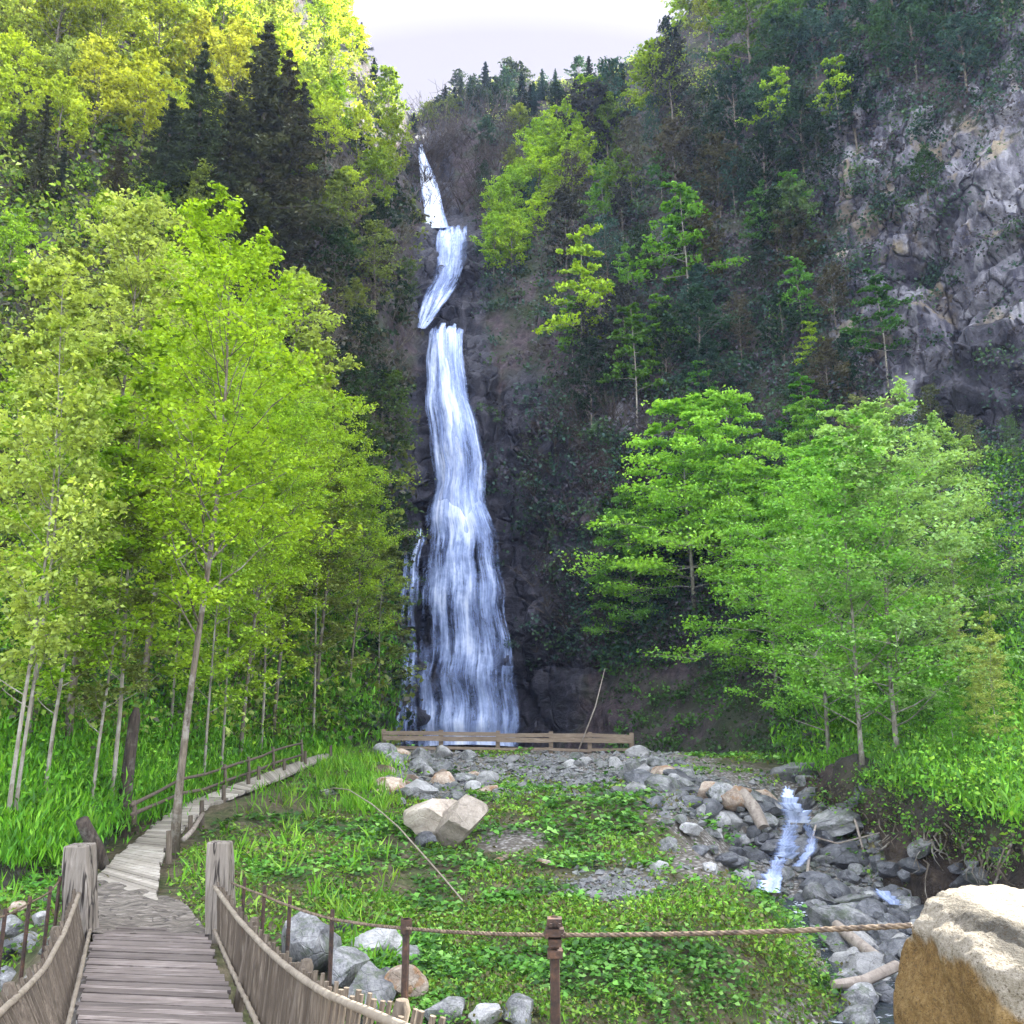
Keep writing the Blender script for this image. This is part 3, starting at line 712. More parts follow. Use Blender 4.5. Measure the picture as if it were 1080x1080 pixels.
grove('broad', scat(13, -10, 330, 400, 640, 130, 190, 55), [LIME, LIME2, OLIVE, PALE, LIME], ('lime tree', 'on the slope behind the boardwalk'), 'lime trees on the left slope')
grove('broad', scat(9, -10, 260, 265, 345, 90, 130, 34), [LIME, PALE, LIME2, OLIVE], ('bright leafy tree', 'just below the dark conifers'), 'bright trees under the conifers')
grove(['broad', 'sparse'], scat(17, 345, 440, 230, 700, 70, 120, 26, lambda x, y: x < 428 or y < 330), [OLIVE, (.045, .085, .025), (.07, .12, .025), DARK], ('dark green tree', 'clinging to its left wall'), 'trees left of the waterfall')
grove('conifer', [(385, 52, 48), (548, 128, 70), (560, 118, 44), (620, 100, 55), (608, 105, 40), (638, 96, 34), (468, 124, 48), (480, 116, 36), (497, 108, 40), (512, 106, 46), (450, 128, 30), (525, 112, 34), (714, 60, 50), (675, 78, 42), (655, 86, 32), (590, 112, 34), (395, 92, 44), (440, 140, 30)], [DARK, (.03, .045, .03)], ('small dark conifer', 'along the skyline'), 'conifers on the skyline', 1.15)
for x_, y_, h_, l_ in ((338, 14, 75, 'pale yellow tree on the crest nearest the top frame edge'), (356, 34, 70, 'pale yellow tree on the crest below the topmost one'), (372, 58, 62, 'yellow tree on the crest beside the small skyline conifer')):
    P_ = hill(x_, y_); tree('broad', P_, h_*P_.y/FPX, YEL, l_, 'crest trees by the sky gap', 1.2, sink=1.0)
grove('broad', scat(20, 510, 640, 150, 300, 58, 92, 15, lambda x, y: abs((x-520) - (285-y)*.75) < 34), [LIME, LIME, LIME2], ('bright green tree', 'on the diagonal spur'), 'bright trees on the diagonal spur', 1.05)
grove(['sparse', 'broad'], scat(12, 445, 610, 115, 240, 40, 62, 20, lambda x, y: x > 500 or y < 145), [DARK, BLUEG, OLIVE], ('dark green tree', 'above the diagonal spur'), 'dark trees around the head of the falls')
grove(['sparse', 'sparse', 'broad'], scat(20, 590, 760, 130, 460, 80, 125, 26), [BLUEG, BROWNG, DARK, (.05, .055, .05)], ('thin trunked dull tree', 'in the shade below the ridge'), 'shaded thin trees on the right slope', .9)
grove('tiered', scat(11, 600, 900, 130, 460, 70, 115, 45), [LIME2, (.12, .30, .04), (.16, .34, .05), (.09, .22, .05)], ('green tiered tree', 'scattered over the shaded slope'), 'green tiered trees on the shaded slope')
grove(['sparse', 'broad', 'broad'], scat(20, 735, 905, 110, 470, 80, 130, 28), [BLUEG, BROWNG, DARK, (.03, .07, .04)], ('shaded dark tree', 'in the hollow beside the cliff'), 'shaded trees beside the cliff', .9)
grove('broad', scat(16, 800, 1080, 20, 120, 70, 115, 24, lambda x, y: y < 95 or x < 880), [BLUEG, (.04, .09, .05), (.05, .11, .05)], ('bluish green tree', 'crowning the rock cliff'), 'bluish trees above the cliff')
grove('sparse', scat(8, 880, 1075, 470, 540, 60, 90, 20), [(.10, .12, .06), (.08, .14, .05), BLUEG], ('thin greyish tree', 'at the foot of the rock cliff'), 'thin trees at the cliff foot')
grove('young', scat(7, 965, 1078, 660, 830, 90, 150, 22), [LIME2, FERN, PALE], ('thin stemmed sapling', 'on the bright green bank slope'), 'saplings on the right slope', 1.2)

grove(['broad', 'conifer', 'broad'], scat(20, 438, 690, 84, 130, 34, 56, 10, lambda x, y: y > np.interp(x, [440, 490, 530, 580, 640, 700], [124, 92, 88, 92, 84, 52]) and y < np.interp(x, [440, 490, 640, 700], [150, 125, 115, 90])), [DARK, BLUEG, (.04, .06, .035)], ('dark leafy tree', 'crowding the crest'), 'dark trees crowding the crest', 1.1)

for x_, y_, h_, c_, l_ in ((703, 46, 46, DARK, 'dark tree on the ridge edge just above the yellow green glowing tree'), (718, 30, 60, LIME, 'lime tree on the ridge edge under the dark topmost row'), (733, 10, 60, OLIVE, 'olive tree on the ridge edge cut by the top frame'), (750, -8, 70, YEL, 'yellowish tree on the ridge edge cut by the top frame'), (768, -30, 70, LIME2, 'green tree at the ridge top peeking under the frame edge')):
    P_ = hill(x_, y_); tree('broad', P_, h_*P_.y/FPX, c_, l_, 'trees on the ridge edge', 1.2, sink=.8)

# ------------------------------------------------------------------ undergrowth on the slopes (ground cover nobody could count)
def hill_many(px, py):
    out = np.empty((len(px), 3)); nn = np.empty((len(px), 3)); nf = nrm.reshape(-1, 3)
    for i in range(len(px)):
        _, j, _ = kd.find((px[i], py[i], 0)); out[i] = flat[j]; nn[i] = nf[j]
    return out, nn
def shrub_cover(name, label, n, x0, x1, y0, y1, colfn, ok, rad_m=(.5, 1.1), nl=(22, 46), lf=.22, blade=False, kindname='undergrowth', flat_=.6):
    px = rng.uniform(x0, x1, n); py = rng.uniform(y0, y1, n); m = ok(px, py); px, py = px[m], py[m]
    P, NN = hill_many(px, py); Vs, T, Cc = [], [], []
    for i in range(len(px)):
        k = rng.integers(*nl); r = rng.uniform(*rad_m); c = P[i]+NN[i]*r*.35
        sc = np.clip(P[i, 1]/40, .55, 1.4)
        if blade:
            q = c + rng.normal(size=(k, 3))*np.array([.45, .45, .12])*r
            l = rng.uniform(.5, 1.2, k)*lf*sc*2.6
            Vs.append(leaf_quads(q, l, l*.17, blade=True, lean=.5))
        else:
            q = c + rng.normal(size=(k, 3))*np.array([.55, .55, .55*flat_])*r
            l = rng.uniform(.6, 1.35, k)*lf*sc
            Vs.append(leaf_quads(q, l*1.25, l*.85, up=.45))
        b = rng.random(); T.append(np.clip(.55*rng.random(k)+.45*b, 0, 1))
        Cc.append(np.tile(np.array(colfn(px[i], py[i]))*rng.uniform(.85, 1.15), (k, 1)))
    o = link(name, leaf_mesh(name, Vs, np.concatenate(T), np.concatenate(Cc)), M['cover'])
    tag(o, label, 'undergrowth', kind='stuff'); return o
def pickc(*cs): return cs[rng.integers(len(cs))]
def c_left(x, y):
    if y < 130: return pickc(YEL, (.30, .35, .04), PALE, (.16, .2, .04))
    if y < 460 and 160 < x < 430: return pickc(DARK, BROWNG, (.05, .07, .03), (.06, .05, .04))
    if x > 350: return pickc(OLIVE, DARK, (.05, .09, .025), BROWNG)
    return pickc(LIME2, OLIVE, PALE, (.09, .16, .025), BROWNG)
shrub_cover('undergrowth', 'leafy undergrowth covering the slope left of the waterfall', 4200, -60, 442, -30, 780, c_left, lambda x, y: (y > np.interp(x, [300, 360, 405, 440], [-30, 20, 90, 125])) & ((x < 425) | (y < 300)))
def c_fern(x, y): return pickc(FERN, (.11, .32, .02), (.18, .38, .03), (.08, .22, .02))
shrub_cover('undergrowth', 'bright green ferns and tall grass on the bank left of the boardwalk', 3000, -60, 410, 620, 950, c_fern, lambda x, y: (y < 925-np.maximum(0, x-10)*.36) , (.4, .8), (22, 40), .17, True)
shrub_cover('undergrowth', 'lime green low bushes on the bank left of the boardwalk', 900, -60, 410, 600, 880, c_fern, lambda x, y: (y < 900-np.maximum(0, x-10)*.33), (.4, .9), (30, 60), .13)
shrub_cover('undergrowth', 'dark glossy bushes among the saplings left of the boardwalk', 190, -40, 170, 560, 760, lambda x, y: pickc((.05, .12, .05), (.07, .14, .07), (.04, .10, .04)), lambda x, y: x > -100, (.5, .9), (40, 70), .15)
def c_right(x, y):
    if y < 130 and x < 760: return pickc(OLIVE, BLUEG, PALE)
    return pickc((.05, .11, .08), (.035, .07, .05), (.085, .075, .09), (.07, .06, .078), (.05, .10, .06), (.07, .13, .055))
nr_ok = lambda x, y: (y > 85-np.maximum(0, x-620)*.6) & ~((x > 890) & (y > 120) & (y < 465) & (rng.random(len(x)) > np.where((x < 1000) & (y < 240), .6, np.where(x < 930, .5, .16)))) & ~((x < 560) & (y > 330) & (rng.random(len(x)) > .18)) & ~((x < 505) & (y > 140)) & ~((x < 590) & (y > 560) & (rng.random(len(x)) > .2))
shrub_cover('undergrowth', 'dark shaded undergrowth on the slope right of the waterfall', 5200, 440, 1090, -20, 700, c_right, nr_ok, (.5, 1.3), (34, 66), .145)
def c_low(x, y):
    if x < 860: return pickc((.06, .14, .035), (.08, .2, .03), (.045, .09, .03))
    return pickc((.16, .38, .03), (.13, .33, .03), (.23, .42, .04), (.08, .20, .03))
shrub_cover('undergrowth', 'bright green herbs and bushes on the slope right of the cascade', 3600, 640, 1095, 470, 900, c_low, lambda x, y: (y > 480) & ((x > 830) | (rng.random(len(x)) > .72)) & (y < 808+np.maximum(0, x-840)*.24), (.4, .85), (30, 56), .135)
shrub_cover('undergrowth', 'bright tall grass on the slope right of the cascade', 900, 830, 1095, 560, 880, lambda x, y: pickc(FERN, (.16, .36, .03), (.10, .26, .03)), lambda x, y: y < 812+np.maximum(0, x-840)*.24, (.4, .8), (20, 36), .17, True)

shrub_cover('undergrowth', 'grass and herbs hanging over the dark soil bank by the stream', 420, 850, 1095, 800, 925, lambda x, y: pickc((.10, .26, .03), (.14, .30, .03), (.07, .15, .03), (.09, .08, .04)), lambda x, y: (y < 850+np.maximum(0, x-860)*.30) & (rng.random(len(x)) < .75), (.25, .55), (20, 36), .11)

# bare twiggy brush on the shaded slopes
def twigs(name, label, n, regions, mat):
    mb = MB()
    for _ in range(n):
        x0, x1, y0, y1 = R.choice(regions); P = hill(R.uniform(x0, x1), R.uniform(y0, y1))
        s = P.y/50
        for k in range(R.randint(4, 8)):
            d = Vector((R.uniform(-.8, .8), R.uniform(-.8, .3), R.uniform(.5, 1.2))).normalized()*R.uniform(.8, 2.4)*s
            m = P+d*.5+Vector((R.uniform(-.2, .2), R.uniform(-.2, .2), 0))
            mb.tube([P, m, P+d], [.028*s, .018*s, .006*s], 3, cap=False)
            for j in range(3):
                b = m.lerp(P+d, R.random()*.8); e = b+Vector((R.uniform(-1, 1), R.uniform(-1, .5), R.uniform(-.1, .9))).normalized()*.6*s
                mb.tube([b, e], [.012*s, .004*s], 3, cap=False)
    o = mb.build(name, mat); tag(o, label, 'brush', kind='stuff')
twigs('brush', 'bare brown twiggy brush on the shaded slope right of the waterfall', 330, [(570, 900, 120, 470), (560, 720, 420, 700), (440, 560, 120, 230)], M['bark_dark'])
twigs('brush', 'bare brown twiggy brush on the slope left of the waterfall', 300, [(280, 430, 180, 480), (280, 400, 200, 400), (20, 300, 300, 520)], M['bark'])

# ------------------------------------------------------------------ meadow cover
def meadow():
    Vs, T, Cc = [], [], []
    n = 26000
    d = 8.0 + 28*rng.random(n)**1.75; d[:9000] = rng.uniform(8, 15, 9000); ang = rng.uniform(-.56, .42, n); ang[:9000] = rng.uniform(-.2, .44, 9000)
    X = d*np.sin(ang); Y = d*np.cos(ang)
    z, e = full_z(X, Y); wd, _ = walk_dist(X, Y)
    px, py = project(np.stack([X, Y, z], -1))
    gr = np.maximum.reduce([ell(px,py,640,800,120,24), ell(px,py,470,815,60,28), ell(px,py,770,845,90,40), 1.0*ell(px,py,650,940,50,24), .8*ell(px,py,760,905,60,25), .6*ell(px,py,540,885,60,20)])
    patch = fbm(vec3(X, Y, 0*X)*.55+3, 3)
    dens = np.clip(np.clip(.80 + 2.3*patch, .42, 1) - 1.25*gr, .03, 1)
    onbridge = (Y < 12.2) & (X < -1.9) & (Y < 11.6) & (X > -6)
    ok = (rng.random(n) < dens) & (e > .1) & (wd > .80) & ~onbridge & (Y < 36)
    X, Y, z, px, py, patch = [a[ok] for a in (X, Y, z, px, py, patch)]
    sp = fbm(vec3(X, Y, 0*X)*.8+60, 3)
    for i in range(len(X)):
        s = np.clip(Y[i]/13, .8, 1.9)
        tall = (px[i] < 425 and py[i] < 860 and rng.random() < .75) or rng.random() < .07
        c0 = np.array([X[i], Y[i], z[i]])
        if tall:
            k = 9; q = c0+rng.normal(size=(k, 3))*np.array([.12, .12, .0]); l = rng.uniform(.12, .30, k)*(1.3 if px[i] < 420 else .7)*min(s, 1.3)
            Vs.append(leaf_quads(q, l, l*.09, blade=True, lean=.6)); col = pickc((.15, .34, .02), (.11, .28, .02), (.20, .35, .04))
        elif sp[i] > .02:
            k = 8; rr = .13*s; h = rng.uniform(.03, .18)
            q = c0+np.concatenate([rng.normal(size=(k, 2))*rr, rng.uniform(.25, 1, (k, 1))*h+.02], 1); l = rng.uniform(.6, 1.4, k)*.085*s
            Vs.append(leaf_quads(q, l, l*.9, up=.68)); col = pickc((.12, .31, .045), (.09, .25, .03), (.19, .37, .08), (.05, .13, .025), (.05, .13, .025))
        else:
            k = 13; rr = .15*s
            q = c0+np.concatenate([rng.normal(size=(k, 2))*rr, rng.uniform(.0, .10, (k, 1))], 1); l = rng.uniform(.5, 1.4, k)*.05*s
            Vs.append(leaf_quads(q, l*1.3, l*.8, up=.5)); col = pickc((.14, .30, .03), (.20, .34, .04), (.07, .16, .025), (.13, .12, .05))
        T.append(np.clip(.6*rng.random(k)+.4*rng.random(), 0, 1)); Cc.append(np.tile(np.array(col)*(1+.5*patch[i]), (k, 1)))
    o = link('meadow_plants', leaf_mesh('meadow_plants', Vs, np.concatenate(T), np.concatenate(Cc)), M['cover'])
    tag(o, 'low leafy herbs and grass covering the meadow before the waterfall', 'ground cover', kind='stuff')
meadow()

# ------------------------------------------------------------------ water
def strip_water(name, rows, n=22, bulge=.6, dens_edge=.5, parent=None, zf=.25):
    """rows: (left point, right point, toward-viewer offset, density)"""
    V, U, D = [], [], []; acc = 0; prev = None; wm = .75*max((b-a).length for a, b, _, _ in rows)
    for ri, (L, Rr, off, den) in enumerate(rows):
        c = (L+Rr)/2
        if prev is not None: acc += abs(c.z-prev.z)+.25*abs(c.y-prev.y)
        prev = c
        for k in range(n+1):
            u = k/n; p = L.lerp(Rr, u); w = (Rr-L).length
            bl = (1-(2*u-1)**2)
            p = p + Vector((0, -1, zf))*(off + bulge*bl*min(1, w/3))
            nz = mnoise.noise(Vector((u*w*1.3, acc*.05, 3)))
            p = p + Vector((0, -1, 0))*nz*.35*min(1, w/2.5)
            V.append(p); U.append((u*wm + 11*len(name), acc)); D.append((den + .35*mnoise.noise(Vector((u*5, acc*.22, len(name)))))*(1-dens_edge*abs(2*u-1)**3)*min(1, max(0, .35+.25*ri+1.4*mnoise.noise(Vector((u*7, 2.2, len(name)))))))
    m = len(rows); idx_ = np.arange(m*(n+1)).reshape(m, n+1)
    F_ = np.stack([idx_[:-1, :-1], idx_[:-1, 1:], idx_[1:, 1:], idx_[1:, :-1]], -1).reshape(-1, 4)
    me = np_mesh(name, np.array([tuple(v) for v in V]), F_)
    uvl = me.uv_layers.new(name='UVMap'); Uf = np.array(U, dtype=np.float32)[F_.ravel()]
    uvl.data.foreach_set('uv', Uf.ravel()); vert_float(me, 'dens', D)
    return link(name, me, M['fall'], parent)
def fall_rows(spec, off):
    out = []; ys = np.arange(spec[0][0], spec[-1][0]+.1, 3.0)
    S = np.array(spec, float)
    for y in ys:
        l, r, dn = [np.interp(y, S[:, 0], S[:, k]) for k in (1, 2, 3)]
        l += 5*mnoise.noise(Vector((y*.03, 1.3, off))); r += 5*mnoise.noise(Vector((y*.027, 7.7, off)))
        if r-l < 3: r = l+3
        Y = min(sheet_Y(l, y), sheet_Y(r, y), sheet_Y((l+r)/2, y))
        out.append((at(l, y, Y), at(r, y, Y), off, dn))
    return out
wf = empty('waterfall', tuple(at(490, 785, 57)))
tag(wf, 'tall white waterfall dropping in three tiers down the dark gorge wall', 'waterfall', kind='structure')
T1 = [(154,443,449,1.3),(180,445,459,1.2),(210,449,468,1.15),(240,451,476,1.1)]
T2 = [(236,461,496,1.0),(250,460,495,1.0),(265,457,494,.75),(290,456,489,.7),(310,448,477,.85),(330,443,463,.9),(341,442,454,.9)]
T3 = [(357,453,489,1.1),(366,452,488,1.05),(400,451,492,.9),(440,449,501,.88),(480,454,509,.82),(520,457,514,.85),(556,449,520,.98),(590,448,525,.66),(640,446,533,.72),(665,445,536,.62),(690,443,538,.78),(720,441,541,.6),(775,440,546,.68),(792,440,547,.85)]
inv = Matrix.Translation(-wf.location)
for nm, spec, off in (('upper_cascade', T1, 3.2), ('middle_cascade', T2, 1.9), ('lower_fall', T3, 1.0)):
    zf_ = .25 if nm == 'lower_fall' else -.66
    o = strip_water(nm, fall_rows(spec, off), zf=zf_); o.data.transform(inv); o.parent = wf
    # a second, brighter core of loose strands in front of each sheet
    sp2 = [(y, l+(r-l)*.18, l+(r-l)*(.86 if nm != 'lower_fall' else .95), d*.85) for y, l, r, d in spec]
    o2 = strip_water('foam_strands', fall_rows(sp2, off+.5), zf=zf_); o2.data.transform(inv); o2.parent = o
for spec_ in ([(566,438,450,.75),(600,432,444,.6),(650,430,443,.5),(700,428,441,.55),(792,426,442,.6)], [(590,428,433,.55),(650,424,431,.5),(792,419,428,.5)], [(640,520,534,.4),(700,526,543,.55),(792,530,549,.6)]):
    o = strip_water('side_strand', fall_rows(spec_, 1.1), 10, .3); o.data.transform(inv); o.parent = wf

# creek: cascade between the rocks, then flat pools
def creek():
    rows = []
    paths = [[(828,831,4,.9,1.0),(829,842,7,.72,.95),(833,853,11,.5,.9),(838,862,14,.28,.8),(839,868,15,.1,1.0)],
             [(833,868,9,.1,.9),(830,878,8,-.1,.75),(827,892,10,-.35,.8),(825,904,13,-.6,.9)],
             [(820,904,10,-.6,.9),(816,916,7,-.8,.7),(811,928,11,-.98,1.0),(806,942,14,-1.1,.95)],
             [(848,869,5,.05,.8),(855,884,6,-.3,.6),(852,898,7,-.55,.75),(838,915,6,-.85,.7)],
             [(925,938,7,-1.0,.9),(932,946,9,-1.1,.8),(945,956,8,-1.17,.75)]]
    root = empty('stream_cascade', tuple(gp(830, 880, -.2))); IV = Matrix.Translation(-root.location)
    tag(root, 'narrow white cascade tumbling between dark rocks beside the meadow', 'cascade', kind='structure')
    for q, path in enumerate(paths):
        S = np.array(path, float); rows = []
        for y in np.arange(path[0][1], path[-1][1]+.1, .8):
            x, hw_, zz, dn = [np.interp(y, S[:, 1], S[:, k]) for k in (0, 2, 3, 4)]
            nl_, nr_ = mnoise.noise(Vector((y*.35, q*9, 0))), mnoise.noise(Vector((y*.35, q*9, 5)))
            c = gp(x, y, zz+.08); k = c.y/FPX
            dn *= .9
            rows.append((c+Vector((-(hw_*(1+.7*nl_))*k, 0, .10*nl_)), c+Vector((hw_*(1+.7*nr_)*k, 0, .10*nr_)), .12, dn))
        o = strip_water('water_strand', rows, 14, .25, .55); o.data.transform(IV); o.parent = root
    mb = MB(); V = []; n = 60
    P = CL[4:]; 
    for i in range(n+1):
        f = i/n*(len(P)-1); k = min(int(f), len(P)-2); c = P[k].lerp(P[k+1], f-k)
        dr = (P[k+1]-P[k]); sd = Vector((dr.y, -dr.x, 0)).normalized()*(1.7)
        V += [c+sd+Vector((0,0,-.045)), c-sd+Vector((0,0,-.045))]
    F_ = [(2*i, 2*i+1, 2*i+3, 2*i+2) for i in range(n)]
    me = np_mesh('stream', np.array([tuple(v) for v in V]), np.array(F_))
    tag(link('stream', me, M['creek']), 'shallow dark stream with white riffles among the rocks', 'stream', kind='structure')
creek()

# ------------------------------------------------------------------ rocks
def rock_mesh(name, seed, cuts=9, sub=4, rough=.10, sx=1, sy=1, sz=.75):
    rr = random.Random(seed); bm = bmesh.new(); bmesh.ops.create_icosphere(bm, subdivisions=sub, radius=1)
    planes = []
    for _ in range(cuts):
        v = Vector((rr.gauss(0, 1), rr.gauss(0, 1), rr.gauss(0, .8))).normalized(); planes.append((v, rr.uniform(.46, .82)))
    for v in bm.verts:
        for nrm_, d_ in planes:
            q = v.co.dot(nrm_)
            if q > d_: v.co -= nrm_*(q-d_)
        v.co += v.co.normalized()*rough*(mnoise.fractal(v.co*1.8+Vector((seed, 0, 0)), 1, 2, 4))
        v.co = Vector((v.co.x*sx, v.co.y*sy, v.co.z*sz))
    me = bpy.data.meshes.new(name); bm.to_mesh(me); bm.free()
    me.polygons.foreach_set('use_smooth', [True]*len(me.polygons)); me.set_sharp_from_angle(angle=rad(28)); me.update()
    return me
ROCKS = [rock_mesh('rock_shape', 100+i, R.randint(7, 12), 3, .12, R.uniform(.9, 1.3), R.uniform(.8, 1.1), R.uniform(.55, .8)) for i in range(10)]
def rock(P, r, mat, label, group=None, me=None, rot=None, scale=None, sink=.3, name='rock', cat='rock'):
    me = me or R.choice(ROCKS)
    o = bpy.data.objects.new(name, me); COL.objects.link(o)
    if not me.materials: me.materials.append(M['rock'])
    o.material_slots[0].link = 'OBJECT'; o.material_slots[0].material = M[mat]
    s = scale or (R.uniform(.85, 1.25), R.uniform(.8, 1.1), R.uniform(.7, 1.1))
    o.scale = [r*k for k in s]; o.rotation_euler = rot or (R.uniform(-.35, .35), R.uniform(-.35, .35), R.uniform(0, 6.28))
    o.location = P + Vector((0, 0, r*.6*s[2]*(1-2*sink)))
    tag(o, label, cat, group); return o
for me in ROCKS: me.materials.append(M['rock'])
def rpx(px, py, wpx, mat, label, group=None, **kw):
    P = on_ground(px, py); r = wpx*P.y/FPX/2*.95
    return rock(P, r, mat, label, group, **kw)
BR = 'boulders beside the footbridge'
rpx(328, 1016, 74, 'rock', 'tall grey boulder with pale cap behind the bridge railing', BR, scale=(1, .9, 1.25), sink=.15)
rpx(398, 1008, 66, 'rock_light', 'whitish flat topped boulder behind the iron posts', BR, scale=(1.1, .9, .7), sink=.1)
rpx(364, 1040, 70, 'rock', 'smooth grey boulder leaning below the whitish one', BR, scale=(1.1, .9, 1.0), sink=.2)
rpx(392, 1066, 76, 'rock', 'large grey boulder lowest in the pile by the railing', BR, scale=(1, .9, 1.1), sink=.2)
rpx(432, 1020, 42, 'rock', 'small grey boulder wedged at the meadow side of the pile', BR)
rpx(428, 1056, 54, 'rock_brown', 'brownish rough boulder under the iron cable', BR, scale=(1, .9, 1.15), sink=.2)
rpx(404, 1038, 30, 'rock_dark', 'small dark stone in the gap between the pile boulders', BR)
rpx(472, 1076, 46, 'rock', 'rounded mottled grey stone at the meadow edge', BR, scale=(1.1, .9, .8))
rpx(512, 1079, 36, 'rock_light', 'small pale grey stone between two rounded stones', BR)
rpx(548, 1079, 50, 'rock', 'flat grey stone near the foot of the iron post', BR, scale=(1.1, .9, .8))
rpx(360, 985, 30, 'rock_dark', 'dark stone at the back of the boulder pile', BR)
LS = 'stones under the left railing'
for k, (px, py, w, mt) in enumerate([(12, 985, 34, 'rock'), (42, 975, 26, 'rock_light'), (30, 998, 36, 'rock'), (8, 1012, 40, 'rock_dark'), (55, 1000, 28, 'rock'), (50, 952, 20, 'rock_light'), (20, 962, 22, 'rock_brown'), (2, 1040, 40, 'rock')]):
    rpx(px, py, w, mt, ['grey stone nearest the frame edge under the left cable', 'pale small stone under the left cable post', 'wide grey stone in the creek left of the bridge', 'dark wet stone in the creek left of the bridge', 'grey stone touching the left railing', 'pale stone high on the bank by the left bridge post', 'brown stone on the bank above the left creek stones', 'grey stone lowest beside the left railing'][k], LS)
# split boulder on the meadow: two blocks that lean together
sb = empty('split_boulder', tuple(on_ground(468, 890)))
tag(sb, 'large tan boulder split in two blocks on the meadow below the rubble', 'boulder')
P0 = on_ground(468, 890); sc_ = P0.y/FPX
for nm, dx, dz, r, mt, seed, sc3, rot in (('pale_slab', -12, 6, 33, 'rock_tan', 501, (1.25, .9, .85), (.2, -.55, .3)), ('tan_block', 15, 5, 32, 'rock_tan', 507, (1.0, .95, 1.0), (.1, .15, .6))):
    me = rock_mesh(nm, seed, 10, 4, .05, 1, 1, .95); o = link(nm, me, M[mt], sb)
    o.location = (dx*sc_, -.1 if dx > 0 else .15, r*sc_*.62+dz*sc_*.4); o.scale = [r*sc_*k for k in sc3]; o.rotation_euler = rot
rpx(448, 892, 26, 'rock_dark', 'dark stone in the shadow under the split boulder')
rpx(530, 908, 30, 'rock_brown', 'reddish brown flat stone right of the split boulder', scale=(1.2, .8, .4))
rpx(578, 915, 26, 'rock_brown', 'small brown stone half hidden in the meadow herbs', scale=(1.2, .8, .4))
rpx(345, 838, 16, 'rock_light', 'pale stone at the walkway edge of the rubble bank')
# rubble bank under the viewpoint fence and down to the cascade
STONES = []
def stones(n, region, sizes, mats, words, where, group):
    for i in range(n):
        px, py = region()
        P = on_ground(px, py); w = R.choice(sizes)*R.uniform(.8, 1.25)
        mt = R.choice(mats)
        tone = {'rock': 'grey', 'rock_light': 'pale', 'rock_dark': 'dark wet', 'rock_brown': 'brownish', 'rock_tan': 'tan'}[mt]
        big = 'larger' if w > np.mean(sizes)*1.15 else 'smaller'
        STONES.append((w, P, w*P.y/FPX/2, mt, f'{big} {tone} stone {where}', group))
stones(46, lambda: (R.uniform(402, 525), R.uniform(799, 850)), [12, 16, 22, 30], ['rock', 'rock_light', 'rock', 'rock_brown'], '', 'in the rubble above the split boulder', 'rubble above the split boulder')
stones(40, lambda: (R.uniform(530, 700), R.uniform(799, 838)), [8, 11, 16], ['rock', 'rock_light', 'rock_light'], '', 'on the gravel below the viewpoint fence', 'stones below the viewpoint fence')
stones(64, lambda: (lambda u: (665+u*155, 806+u*58+R.uniform(-14, 30)))(R.random()), [12, 17, 24, 32], ['rock', 'rock_light', 'rock', 'rock_dark', 'rock_brown'], '', 'on the rubble bank beside the cascade', 'rubble bank beside the cascade')
def near_stream():
    while True:
        x, y = R.uniform(755, 965), R.uniform(815, 968)
        cx = np.interp(y, [815, 870, 930, 968], [838, 838, 828, 860]); lo = np.interp(y, [815, 870, 930, 968], [800, 775, 770, 820]); hi = np.interp(y, [815, 870, 930, 968], [868, 925, 955, 965])
        if lo < x < hi and abs(x-np.interp(y, [830, 866, 905, 942], [828, 838, 826, 808])) > 11: return x, y
stones(78, near_stream, [12, 16, 22, 30], ['rock_dark', 'rock', 'rock_dark', 'rock_dark', 'rock'], '', 'among the cascade rocks', 'rocks in the stream bed')
stones(85, lambda: (lambda y: (R.uniform(np.interp(y, [950, 1000, 1079], [840, 872, 885]), 975), y))(R.uniform(945, 1082)), [16, 24, 34, 44], ['rock_dark', 'rock', 'rock', 'rock_dark', 'rock_light'], '', 'in the lower stream bed beside the ochre boulder', 'rocks of the lower stream bed')
stones(22, lambda: (lambda y: (np.interp(y, [830, 866, 905, 942], [828, 838, 826, 808])+R.choice([-1, 1])*R.uniform(3, 14), y))(R.uniform(834, 940)), [9, 13, 17], ['rock_dark'], '', 'washed by the white cascade', 'rocks washed by the cascade')
stones(42, lambda: (R.uniform(690, 800), R.uniform(850, 925)), [9, 13, 18, 24], ['rock', 'rock_light', 'rock_dark', 'rock_brown'], '', 'on the gravel slope between meadow and cascade', 'gravel slope stones')
SB = 'large rocks of the stream bed'
rpx(880, 868, 74, 'rock', 'long flat grey slab tilted above the driftwood', SB, scale=(1.3, .8, .5), rot=(.15, -.25, .3))
rpx(905, 845, 44, 'rock_dark', 'dark squarish rock behind the long flat slab', SB)
rpx(842, 822, 62, 'rock', 'broad mossy grey boulder at the top of the cascade', SB, scale=(1.3, 1, .8))
rpx(803, 858, 46, 'rock_dark', 'dark rounded boulder left of the white cascade', SB)
rpx(850, 852, 34, 'rock_dark', 'dark boulder touching the right side of the cascade', SB)
rpx(762, 862, 40, 'rock', 'grey slanted boulder at the rubble bank end', SB)
rpx(885, 905, 46, 'rock_dark', 'brown grey rock below the flat slab', SB, scale=(1.3, .8, .6))
rpx(865, 880, 44, 'rock_dark', 'dark flat rock between cascade and slab', SB, scale=(1.3, .8, .6))
rpx(908, 1004, 50, 'rock_light', 'pale streaked boulder under the cable by the ochre boulder', SB, scale=(1.2, .8, .7))
rpx(893, 955, 46, 'rock', 'low grey rock in midstream', SB, scale=(1.4, .8, .5))
STONES.sort(key=lambda q: -q[0])
for w, P, r, mt, lab, grp in STONES[:215]: rock(P, r, mt, lab, grp)
Vs, Fs, n_ = [], [], 0                 # the smallest stones read as one bed of rubble
